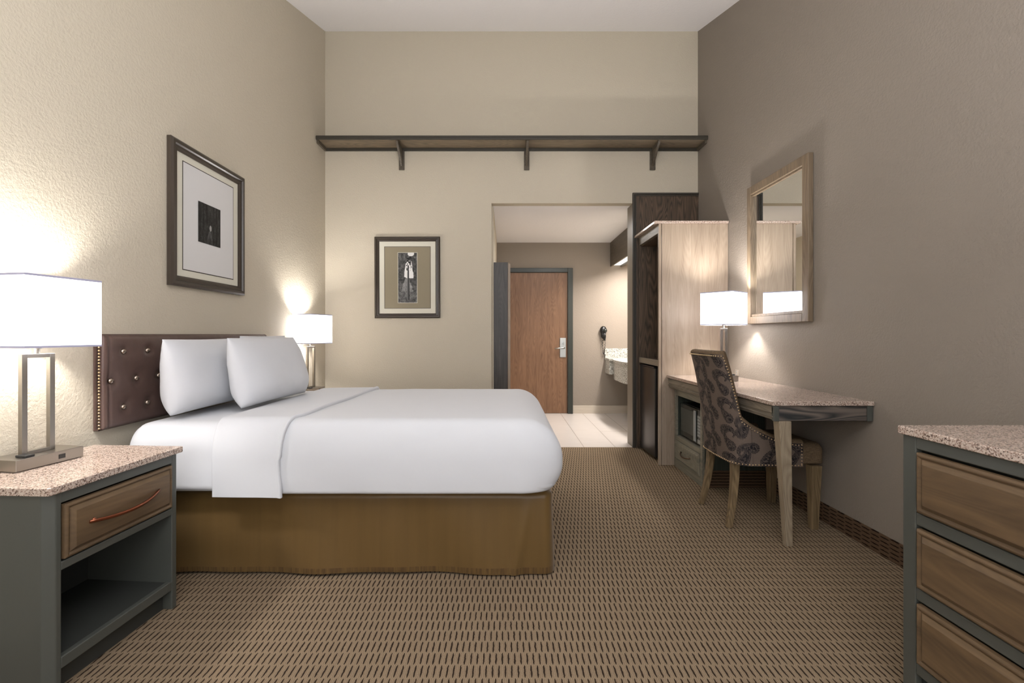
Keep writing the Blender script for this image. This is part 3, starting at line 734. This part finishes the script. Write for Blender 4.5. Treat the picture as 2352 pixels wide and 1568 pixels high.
for z in zs:
    k = (0.40-z)/0.39
    fold = 0.010*np.sin(arc*7.1+1.2)*k+0.006*np.sin(arc*15.7+z*6)*k+0.008*(fbm(arc*5, np.full(arc.shape, z*2.2), 8, 3)-0.45)
    # drag fold near the foot corner
    ca = 2.02-0.045; fold += 0.012*np.exp(-((arc-ca+0.06+0.20*(0.40-z))/0.022)**2)*np.clip(k*1.5, 0, 1)
    ins = -0.05*np.clip((z-0.37)/0.032, 0, 1)**2
    off = fold+ins+0.008*k
    zz = np.full(arc.shape, z)+(0.002*np.sin(arc*6)+0.003*np.sin(arc*2.3) if z < 0.03 else 0)
    V.append(np.column_stack([P+N*off[:, None], zz]))
V = np.stack(V, 1).reshape(-1, 3)
mesh_np('bed_skirt', V, grid_faces(len(P), len(zs)), SKIRT, bed)
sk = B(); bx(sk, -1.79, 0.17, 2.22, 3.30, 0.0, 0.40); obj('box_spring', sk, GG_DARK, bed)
# top sheet / blanket
V_, F_ = rbox((110, 70, 40), (-1.335, BY0, BZ0), (BX1, BY1, BZ1), (0.012, 0.085, 0.012), (0.19, 0.09, 0.19), wrinkle(0.009, 21))
# soften the lower foot edge
def foot_shape(V):
    W = V.copy()
    k = np.clip((0.53-V[:, 2])/0.13, 0, 1)
    f = np.clip((V[:, 0]+0.05)/0.3, 0, 1)
    W[:, 0] -= 0.060*f*k*k
    W[:, 1] += np.where(V[:, 1] < 2.76, 1, -1)*0.008*k*k
    return W
dv = mesh_np('top_sheet', foot_shape(V_), F_, LINEN, bed); weld(dv)
# folded band swept round the bed section
def band():
    r1, r2 = 0.085, 0.09; path = []
    yn, yf, zt, zb = BY0, BY1, BZ1, BZ0-0.002
    for z in np.linspace(zb, zt-r2*1.9, 24)[:-1]: path.append((yn, z, -1, 0))
    for a in np.linspace(0, PI/2, 24): path.append((yn+r1*(1-math.cos(a)), zt-r2*1.9+r2*1.9*math.sin(a), -math.cos(a)*1.0, math.sin(a)*1.0))
    for y in np.linspace(yn+r1, yf-r1, 60)[1:-1]: path.append((y, zt, 0, 1))
    for a in np.linspace(PI/2, 0, 24): path.append((yf-r1*(1-math.cos(a)), zt-r2*1.9+r2*1.9*math.sin(a), math.cos(a), math.sin(a)))
    for z in np.linspace(zt-r2*1.9, zb, 24)[1:]: path.append((yf, z, 1, 0))
    path = np.array(path); ns_ = len(path)
    ts = np.concatenate([[0, 0.002, 0.006], np.linspace(0.02, 0.93, 22), [0.955, 0.972, 0.985, 0.993, 0.998, 1.0, 0.998, 0.99]])
    offs = np.concatenate([[-0.004, 0.004, 0.006], np.linspace(0.007, 0.012, 22), [0.0155, 0.018, 0.0185, 0.0175, 0.0145, 0.0095, 0.004, -0.002]])
    V = []
    for i, (y, z, ny, nz) in enumerate(path):
        ky = np.clip((y-yn)/(yf-yn), 0, 1)
        x1 = -1.02+0.045*min(ky/0.10, 1)+0.04*max(ky-0.1, 0)/0.9+0.004*math.sin(ky*14)
        if z < zt-0.16: x1 = -1.02+0.006*math.sin(z*20)
        x0 = -1.338
        for tt, of in zip(ts, offs):
            wv = 0.006*(vnoise(np.array([tt*3+5]), np.array([i*0.05]), 3)[0]-0.5)
            V.append((x0+(x1-x0)*tt, y+ny*(of+wv), z+nz*(of+wv*0.6)))
    return np.array(V), grid_faces(ns_, len(ts))
V, F = band(); mesh_np('folded_band', V, F, LINEN, dv)

# pillows
def pillow(label, W, H, T, loc, lean, rz, seed, sag=0.0):
    n = 60; u = np.linspace(-1, 1, n); U, Vv = np.meshgrid(u, np.linspace(-1, 1, 44), indexing='ij'); nv = 44
    def surf(sg):
        px = W/2*U*(1-0.055*(1-Vv**2)**1.0*np.abs(U)**3); pz = H/2*Vv*(1-0.085*(1-U**2)*np.abs(Vv)**3)
        dk_ = 0.17; px = px*(1-dk_)+dk_*W/2*U*np.sqrt(1-Vv**2/2)*1.06; pz = pz*(1-dk_)+dk_*H/2*Vv*np.sqrt(1-U**2/2)*1.06
        th = T/2*((1-np.abs(U)**3.2)*(1-np.abs(Vv)**2.8))**0.55
        th = th*(1.0-0.30*Vv)                       # filling sinks to the bottom
        w_ = 0.010*(fbm(U*2.2+seed, Vv*2.0, seed, 3)-0.45)*np.clip(th/0.05, 0, 1)
        return np.stack([px, sg*(th+w_), pz-sag*U**2], -1).reshape(-1, 3)
    A = surf(-1); Bv = surf(1); f = grid_faces(n, nv)
    V = np.vstack([A, Bv]); F = np.vstack([f[:, ::-1], f+len(A)])
    # local: x=width, y=thickness, z=height, pivot at bottom edge
    V[:, 2] += H/2
    R = Matrix.Rotation(rz, 4, 'Z') @ Matrix.Rotation(-lean, 4, 'X')
    M = np.array(R)[:3, :3]; V = V @ M.T
    me_o = mesh_np('pillow', V, F, LINEN, None); weld(me_o, 0.0008); me_o.location = loc
    return tag(me_o, label, 'pillow', 'white pillows on the bed')
# rotated so width runs along world y and the face looks to +x; a positive lean tips the top towards the headboard
pillow('plump white pillow at the camera-side of the bed, leaning on the headboard', 0.62, 0.385, 0.20, (-1.60, 2.48, 0.742), math.radians(6), PI/2, 5)
pillow('white pillow at the far side of the bed, only its peaked corner showing', 0.60, 0.40, 0.18, (-1.60, 3.11, 0.742), math.radians(6), PI/2, 15)
pillow('front white pillow standing before the other two at mid-bed', 0.70, 0.39, 0.21, (-1.350, 2.705, 0.748), math.radians(12), PI/2+math.radians(-3), 25)

# ------------------------------------------------------------------ tall cabinet
CX, CY0, CY1, CZ = 1.338, 3.992, 4.604, 2.108
cb = thing('tall_cabinet', 'tall grey-washed oak cabinet with a granite top and an open niche over the fridge', 'cabinet', (1.64, 4.3, 0))
bm = B(); bx(bm, CX+0.028, XR-0.003, CY0, CY0+0.02, 0, CZ); obj('side_panel', bm, OAK_GREY_V, cb, 0.001, label='large pale side panel')
bm = B(); bx(bm, CX, CX+0.022, CY0-0.002, CY0+0.022, 0, CZ); obj('front_stile', bm, OAK_GREY_V, cb, 0.002)
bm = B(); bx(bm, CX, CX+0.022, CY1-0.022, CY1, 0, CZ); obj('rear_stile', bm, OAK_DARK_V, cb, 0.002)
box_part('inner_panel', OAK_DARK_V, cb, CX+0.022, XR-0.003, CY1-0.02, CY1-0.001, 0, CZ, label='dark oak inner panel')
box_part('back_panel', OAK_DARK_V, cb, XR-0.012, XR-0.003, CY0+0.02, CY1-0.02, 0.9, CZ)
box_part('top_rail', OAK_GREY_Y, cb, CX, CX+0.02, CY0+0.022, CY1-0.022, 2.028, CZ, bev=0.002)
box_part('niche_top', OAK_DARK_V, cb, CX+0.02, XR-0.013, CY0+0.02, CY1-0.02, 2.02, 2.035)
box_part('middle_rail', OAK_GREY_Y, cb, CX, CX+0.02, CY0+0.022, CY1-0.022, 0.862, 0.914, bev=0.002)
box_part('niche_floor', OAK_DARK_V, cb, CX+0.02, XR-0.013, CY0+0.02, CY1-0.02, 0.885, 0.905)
bm = B(); bx(bm, CX-0.04, XR-0.003, CY0-0.016, CY1+0.004, 2.109, 2.131); obj('countertop', bm, GRANITE, cb, 0.003)
fr = thing('mini_fridge', 'narrow black mini fridge set in the tall cabinet under the niche', 'fridge', (1.6, 4.3, 0))
bm = B(); bx(bm, CX+0.06, XR-0.06, CY0+0.05, CY1-0.045, 0.002, 0.85); obj('fridge_body', bm, BLACK, fr, 0.004)
bm = B(); prism(bm, [(CY0+0.135, CX+0.058), (CY1-0.03, CX+0.058), (CY1-0.03, CX+0.012), (CY1-0.12, CX+0.0), (CY0+0.22, CX+0.0), (CY0+0.135, CX+0.012)], 2, 0.03, 0.835)
bmesh.ops.transform(bm, matrix=Matrix(((0, 1, 0, 0), (1, 0, 0, 0), (0, 0, 1, 0), (0, 0, 0, 1))), verts=bm.verts)
obj('fridge_door', bm, FRIDGE, fr, 0.006)
box_part('door_cap', BLACK, fr, CX+0.002, CX+0.055, CY0+0.14, CY1-0.035, 0.836, 0.848, bev=0.003)

# ------------------------------------------------------------------ desk
DX, DY0, DY1, DZ = 1.408, 2.408, 3.990, 0.787
dk = thing('desk', 'built-in oak desk with granite top, one tapered leg and a drawer pedestal', 'desk', (1.7, 3.2, 0))
bm = B(); bx(bm, DX, XR-0.002, DY0, DY1-0.001, DZ-0.023, DZ); obj('countertop', bm, GRANITE, dk, 0.003)
bm = B(); bx(bm, DX+0.018, DX+0.038, DY0+0.02, DY1-0.002, 0.685, DZ-0.024); bx(bm, DX+0.010, DX+0.0178, DY0+0.02, DY1-0.002, 0.700, 0.706); bx(bm, DX+0.012, DX+0.0178, DY0+0.02, DY1-0.002, 0.720, DZ-0.030)
obj('front_apron', bm, OAK_GREY_Y, dk, 0.002)
box_part('end_apron', OAK_EBONY_X, dk, DX+0.040, XR-0.034, DY0+0.012, DY0+0.030, 0.683, DZ-0.024, bev=0.002)
bm = B(); bx(bm, DX+0.012, DX+0.038, DY0+0.006, DY0+0.032, 0.681, DZ-0.0235); obj('corner_post', bm, GREENGREY, dk, 0.002); bm = B(); bx(bm, XR-0.034, XR-0.006, DY0+0.006, DY0+0.032, 0.681, DZ-0.0235); obj('corner_post', bm, GREENGREY, dk, 0.002)
bm = B(); hexa(bm, [(1.510, 2.458, 0), (1.546, 2.458, 0), (1.546, 2.492, 0), (1.510, 2.492, 0)], [(1.446, 2.414, 0.682), (1.511, 2.414, 0.682), (1.511, 2.472, 0.682), (1.446, 2.472, 0.682)])
obj('leg', bm, DESKLEG, dk, 0.003)
PX, PY0, PY1 = 1.468, 3.412, 3.972
box_part('pedestal_side', PED_SIDE, dk, PX+0.02, XR-0.012, PY0, PY0+0.02, 0.0, 0.683)
box_part('pedestal_side', PED_SIDE, dk, PX+0.02, XR-0.012, PY1-0.02, PY1, 0.0, 0.683)
box_part('pedestal_back', PED_SIDE, dk, XR-0.03, XR-0.012, PY0+0.02, PY1-0.02, 0.0, 0.683)
bm = B(); bx(bm, PX, PX+0.02, PY0, PY0+0.035, 0, 0.683); bx(bm, PX, PX+0.02, PY1-0.035, PY1, 0, 0.683)
bx(bm, PX, PX+0.02, PY0+0.035, PY1-0.035, 0.62, 0.683); bx(bm, PX, PX+0.02, PY0+0.035, PY1-0.035, 0.238, 0.275); bx(bm, PX, PX+0.02, PY0+0.035, PY1-0.035, 0.0, 0.068)
obj('pedestal_frame', bm, PEDESTAL, dk, 0.002)
box_part('microwave_shelf', PEDESTAL, dk, PX+0.02, XR-0.03, PY0+0.02, PY1-0.02, 0.255, 0.273)
d = drawer_front('drawer', dk, PEDESTAL, PX-0.0, -1, PY0+0.037, PY1-0.037, 0.07, 0.236, inset=0.02, th=0.010, raise_=0.006)
bow_pull(d, BRONZE, PX-0.012, -1, (PY0+PY1)/2, 0.165, 0.19, r=0.0055)
box_part('carpet_base', CARPET_BASE_SHADED, dk, PX+0.022, XR-0.014, PY0-0.012, PY0-0.001, 0.0, 0.125)
mw = thing('microwave', 'black microwave oven inside the desk pedestal above the drawer', 'microwave', (1.7, 3.69, 0.275))
box_part('oven_body', BLACK, mw, PX+0.05, XR-0.08, PY0+0.045, PY1-0.045, 0.280, 0.560, bev=0.005)
box_part('oven_door', BLACKGLOSS, mw, PX+0.03, PX+0.049, PY0+0.17, PY1-0.047, 0.285, 0.556, bev=0.004)
box_part('door_window', mat('microwave_window', srgb(66, 70, 66), 0.2), mw, PX+0.0275, PX+0.0298, PY0+0.215, PY1-0.075, 0.33, 0.525, bev=0.001)
kp = box_part('keypad_panel', BLACK, mw, PX+0.032, PX+0.049, PY0+0.048, PY0+0.167, 0.285, 0.556, bev=0.003)
bm = B()
for i in range(3):
    for j in range(7): bx(bm, PX+0.0295, PX+0.0318, PY0+0.060+0.034*i, PY0+0.088+0.034*i, 0.345+0.024*j, 0.364+0.024*j)
obj('keypad_buttons', bm, GREYBTN, kp)
box_part('door_handle', GREYBTN, mw, PX+0.018, PX+0.0295, PY0+0.172, PY0+0.208, 0.300, 0.540, bev=0.004)
box_part('release_button', GREYBTN, kp, PX+0.0285, PX+0.0318, PY0+0.058, PY0+0.155, 0.292, 0.325, bev=0.002)
t = thing('wall_outlet', 'small beige outlet on the right wall just above the desk behind the chair', 'outlet', (XR, 3.80, 0.84))
box_part('cover_plate', mat('beige_plate', srgb(150, 140, 128), 0.5), t, XR-0.007, XR-0.0005, 3.81, 3.865, 0.795, 0.845, bev=0.002)
bm = B()
for z in (0.81, 0.83): bx(bm, XR-0.0085, XR-0.0071, 3.83, 3.845, z-0.006, z+0.006)
obj('socket', bm, GREYBTN, t)

# ------------------------------------------------------------------ dresser
QX, QY1, QY0, QZ = 1.237, 1.424, 0.42, 0.857
dq = thing('dresser', 'grey-green dresser with granite top and three walnut drawers cut off at the right edge', 'dresser', (1.55, 0.92, 0))
bm = B(); bx(bm, QX+0.022, XR-0.014, QY1-0.02, QY1, 0, QZ-0.026); bx(bm, QX+0.022, XR-0.014, QY0, QY0+0.02, 0, QZ-0.026); bx(bm, XR-0.034, XR-0.014, QY0+0.02, QY1-0.02, 0, QZ-0.026); obj('carcass', bm, GREENGREY, dq, 0.002)
bm = B(); bx(bm, QX, QX+0.022, QY1-0.045, QY1, 0, QZ-0.026); bx(bm, QX, QX+0.022, QY0, QY0+0.045, 0, QZ-0.026)
for za, zb in ((0.795, QZ-0.026), (0.567, 0.604), (0.342, 0.378), (0.118, 0.150)): bx(bm, QX, QX+0.022, QY0+0.045, QY1-0.045, za, zb)
obj('face_frame', bm, GREENGREY, dq, 0.004)
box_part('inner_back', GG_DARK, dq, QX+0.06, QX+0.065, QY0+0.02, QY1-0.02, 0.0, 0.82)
for za, zb in ((0.609, 0.788), (0.384, 0.561), (0.157, 0.336)):
    d = drawer_front('drawer', dq, DRAWERWOOD, QX+0.004, -1, QY0+0.052, QY1-0.056, za, zb, inset=0.03)
    bow_pull(d, COPPER, QX-0.012, -1, (QY0+QY1)/2, (za+zb)/2, 0.22)
bm = B(); bx(bm, QX-0.012, XR-0.003, QY0-0.012, QY1+0.006, QZ-0.025, QZ); obj('countertop', bm, GRANITE, dq, 0.004)

# ------------------------------------------------------------------ chair
ch = thing('desk_chair', 'upholstered paisley chair with nailhead trim and wooden legs pushed up to the desk', 'chair', (1.56, 2.90, 0))
def plan():
    """outer plan curve of the shell at seat level, near front -> rear -> far front"""
    ym = 2.895; P_ = []
    def half(sgn):
        pts = []
        for x in np.linspace(1.715, 1.435, 90): pts.append((x, ym+sgn*(0.262-0.010*((1.715-x)/0.24)**2)))
        cx_, cy_, r_ = 1.435, ym+sgn*(0.252-0.100), 0.100
        for a in np.linspace(0, PI/2, 70)[1:]: pts.append((cx_-r_*math.sin(a), cy_+sgn*r_*math.cos(a)))
        return pts
    a = half(-1); b = half(1)[::-1]
    mid = [(1.335-0.010*math.cos((t_-0.5)*PI)*0+0.0, a[-1][1]+(b[0][1]-a[-1][1])*t_) for t_ in np.linspace(0, 1, 70)[1:-1]]
    P_ = np.array(a+mid+b); n_ = len(P_)
    bow = np.clip(1-np.abs(P_[:, 1]-ym)/0.25, 0, 1); P_[:, 0] -= 0.012*bow
    return P_
PL = plan(); seg_ = np.linalg.norm(np.diff(PL, axis=0), axis=1); A_ = np.concatenate([[0], np.cumsum(seg_)]); A_ -= A_[-1]/2
T_ = np.gradient(PL, axis=0); T_ /= np.linalg.norm(T_, axis=1, keepdims=True); NO = np.column_stack([-T_[:, 1], T_[:, 0]])
# outward normal check
if np.dot(NO[len(NO)//2], (-1, 0)) < 0: NO = -NO
half_back = 0.152+0.100     # arc half length of the tall back
zb_ = 0.378
def topz(a):
    s = np.abs(a); L = -A_[0]
    q = np.clip((s-half_back)/(L-half_back), 0, 1)
    side_h = 0.512+(0.655-0.512)*(1-q)**2.2
    k = np.clip((s-(half_back-0.022))/0.040, 0, 1); k = k*k*(3-2*k)
    corner = 0.014*np.clip((s-(half_back-0.03))/0.03, 0, 1)**2*0
    top = 1.022-corner
    return top*(1-k)+side_h*k
TZ = topz(A_)
def shell(off, vfrac, up=0.0):
    """points at plan offset 'off' inward and height fraction"""
    z = zb_+(TZ-zb_)*vfrac
    s = np.abs(A_); wgt = np.clip(1-(s-half_back)/0.20, 0, 1); wgt = wgt*wgt*(3-2*wgt)
    h_ = np.clip((z-zb_)/(1.022-zb_), 0, 1.1)
    lean = (0.030*h_+0.062*h_**2.2)*wgt
    # a narrower waist low down
    P2 = PL-NO*off
    narrow = 1-0.015*h_*wgt
    y = 2.895+(P2[:, 1]-2.895)*narrow
    return np.column_stack([P2[:, 0]-lean, y, z+up])
nv = 190; vf = np.linspace(0, 1, nv)
OUT = np.stack([shell(0, q) for q in vf], 1)
npl = len(PL)
# paisley colours
Ug = np.repeat(A_[:, None], nv, 1); Vg = OUT[:, :, 2]
def paisley(U, V):
    base = np.array(srgb(98, 86, 77)); dark = np.array(srgb(27, 24, 27)); mid = np.array(srgb(84, 74, 68))
    D = np.full(U.shape, -1.0); TT = np.zeros(U.shape); RR = np.ones(U.shape); ANG = np.zeros(U.shape)
    motifs = []
    for r_ in range(-1, 9):
        for c_ in range(-8, 9):
            u0 = c_*0.128+(0.064 if r_ % 2 else 0); v0 = 0.40+r_*0.082
            motifs.append((u0, v0+0.0, 0.0290, (0.2 if r_ % 2 else 1.9)+0.35*((c_*7+r_*3) % 3), 1 if (r_+c_) % 2 else -1))
    for (u0, v0, R0, ang, ch_) in motifs:
        box = (np.abs(U-u0) < 0.11) & (np.abs(V-v0) < 0.11)
        if not box.any(): continue
        uu = U[box]; vv = V[box]; best = np.full(uu.shape, -1.0); bt = np.zeros(uu.shape); ba = np.zeros(uu.shape); br = np.ones(uu.shape)
        px, py, th = u0, v0, ang
        N_ = 26
        for k in range(N_):
            tt = k/(N_-1); r2 = R0*(1-tt)**1.05*0.94+0.004
            d = r2-np.hypot(uu-px, vv-py)
            d_ = d/ r2 if False else d
            up = d_ > best; best = np.where(up, d_, best); bt = np.where(up, tt, bt); br = np.where(up, r2, br); ba = np.where(up, np.arctan2(vv-py, uu-px), ba)
            st = 0.0052; th += ch_*(0.02+0.30*tt**1.8); px += st*math.cos(th); py += st*math.sin(th)
        cur = D[box]; up = best > cur
        D[box] = np.where(up, best, cur); TT[box] = np.where(up, bt, TT[box]); RR[box] = np.where(up, br, RR[box]); ANG[box] = np.where(up, ba, ANG[box])
    sc = 0.0012*np.cos(ANG*14+TT*60)
    ins = (D+sc) > 0
    col = np.where(ins[..., None], dark, base)
    line = ins & (np.abs(D-0.0075) < 0.0013); col = np.where(line[..., None], mid, col)
    lace = ins & (D < 0.0055) & (D > 0.0015) & (np.cos(ANG*30+TT*120) > 0.35); col = np.where(lace[..., None], mid, col)
    core = ins & (D > 0.011) & (fbm(U*170, V*170, 40, 2) > 0.40); col = np.where(core[..., None], mid*0.95, col)
    ins2 = ins & (D > 0.009) & (np.abs(D-0.0115) < 0.0008); col = np.where(ins2[..., None], np.array(srgb(52, 46, 46)), col)
    weave = 0.93+0.14*vnoise(U*700, V*700, 2); return col*weave[..., None]
cols = paisley(Ug, Vg).reshape(-1, 3)
mesh_np('back_cover', OUT.reshape(-1, 3), grid_faces(npl, nv), PAISLEY, ch, colors=cols, label='taupe cover with dark paisley pattern')
# inner upholstery with rounded rim
TH = 0.060
layers = [(0.0, 1.0, 0.0), (0.002, 1.0, 0.009), (0.012, 1.0, 0.018), (0.028, 1.0, 0.022), (0.045, 1.0, 0.017), (0.056, 1.0, 0.006), (0.060, 0.985, 0.0)]
L_ = [shell(a, b, c) for a, b, c in layers]+[shell(TH+0.012*math.sin(q*PI), q) for q in np.linspace(0.95, 0.0, 26)]
IN = np.stack(L_, 1)
sub = IN
V = sub.reshape(-1, 3); F = grid_faces(len(sub), IN.shape[1]).tolist()
nl = IN.shape[1]
nin = len(sub)
ends = []
for e_i in (0, nin-1):
    # close the wing ends with a strip between outer and inner edges
    outer = shell(0, 1.0)
    base_i = len(V); zz = np.linspace(0, 1, 26)
    strip = np.stack([shell(0, q)[0 if e_i == 0 else -1] for q in np.linspace(0.95, 0.0, 26)])
    strip_m = (strip+np.stack([IN[e_i, 7+k] for k in range(26)]))/2+np.array([0.014, 0, 0])
    V = np.vstack([V, strip, strip_m])
    for k in range(25):
        a, b = base_i+k, base_i+k+1; m1_, m2_ = base_i+26+k, base_i+27+k; i1, i2 = e_i*nl+7+k, e_i*nl+8+k
        F.append([a, b, m2_, m1_]); F.append([m1_, m2_, i2, i1])
    F.append([base_i, base_i+26, e_i*nl+7, e_i*nl+3, e_i*nl+0])
o = mesh_np('backrest', V, F, CHAIRPLAIN, ch, label='plain brown inner upholstery and rounded rim'); weld(o, 0.0003)
# underside
bm = B(); loop = [tuple(p) for p in OUT[::4, 0, :]]; bm.faces.new([bm.verts.new((p[0], p[1], zb_+0.002)) for p in loop]); bmesh.ops.solidify(bm, geom=bm.faces[:], thickness=0.012); obj('underside', bm, BLACK, ch)
# seat cushion
V_, F_ = rbox((40, 40, 16), (1.38, 2.672, 0.376), (1.872, 3.118, 0.502), (0.05, 0.05, 0.012), (0.035, 0.05, 0.045))
o = mesh_np('seat', V_, F_, CHAIRPLAIN, ch); weld(o)
# nailheads: rim line, wing ends, bottom line
npts = []
rimline = shell(-0.0015, 1.0, -0.010)
def along(poly, step):
    d = np.concatenate([[0], np.cumsum(np.linalg.norm(np.diff(poly, axis=0), axis=1))]); s = np.arange(step/2, d[-1], step)
    return [tuple(np.interp(q, d, poly[:, k]) for k in range(3)) for q in s]
m_ = len(rimline)
near = rimline[:int(m_*0.72)]; npts += along(near, 0.0175)
botl = shell(-0.0015, 0.0, 0.008); npts += along(botl[:int(m_*0.72)], 0.0185)
endl = np.stack([shell(-0.0015, q)[3] for q in np.linspace(0.05, 0.97, 12)]); npts += along(endl, 0.0185)
far_ = along(rimline[int(m_*0.72):], 0.0175)+along(botl[int(m_*0.72):], 0.0185)
nails(npts+far_, ch, 0.0044)
# legs
def cleg(pts, hw0, hw1):
    bm = B(); rings = []
    for i, (x, y, z) in enumerate(pts):
        k = i/(len(pts)-1); h = hw0+(hw1-hw0)*k
        rings.append([bm.verts.new((x+a*h, y+b*h, z)) for a, b in ((-1, -1), (1, -1), (1, 1), (-1, 1))])
    for i in range(len(rings)-1):
        for k in range(4): bm.faces.new((rings[i][k], rings[i][(k+1) % 4], rings[i+1][(k+1) % 4], rings[i+1][k]))
    bm.faces.new(rings[0][::-1]); bm.faces.new(rings[-1])
    return obj('leg', bm, LEGWOOD, ch, 0.004)
for (x, y) in ((1.815, 2.69), (1.815, 3.115)): cleg([(x, y, 0.374), (x-0.004, y, 0.0)], 0.030, 0.020)
for (y, sy) in ((2.735, -0.03), (3.055, 0.03)):
    cleg([(1.372-0.052*(k/6)**1.8, y+sy*(k/6)**1.5, 0.374*(1-k/6)) for k in range(7)], 0.022, 0.016)

# ------------------------------------------------------------------ clear helper flags (the added hall fill has no lamp body)
for o in C.objects:
    if '_w' in o: del o['_w']
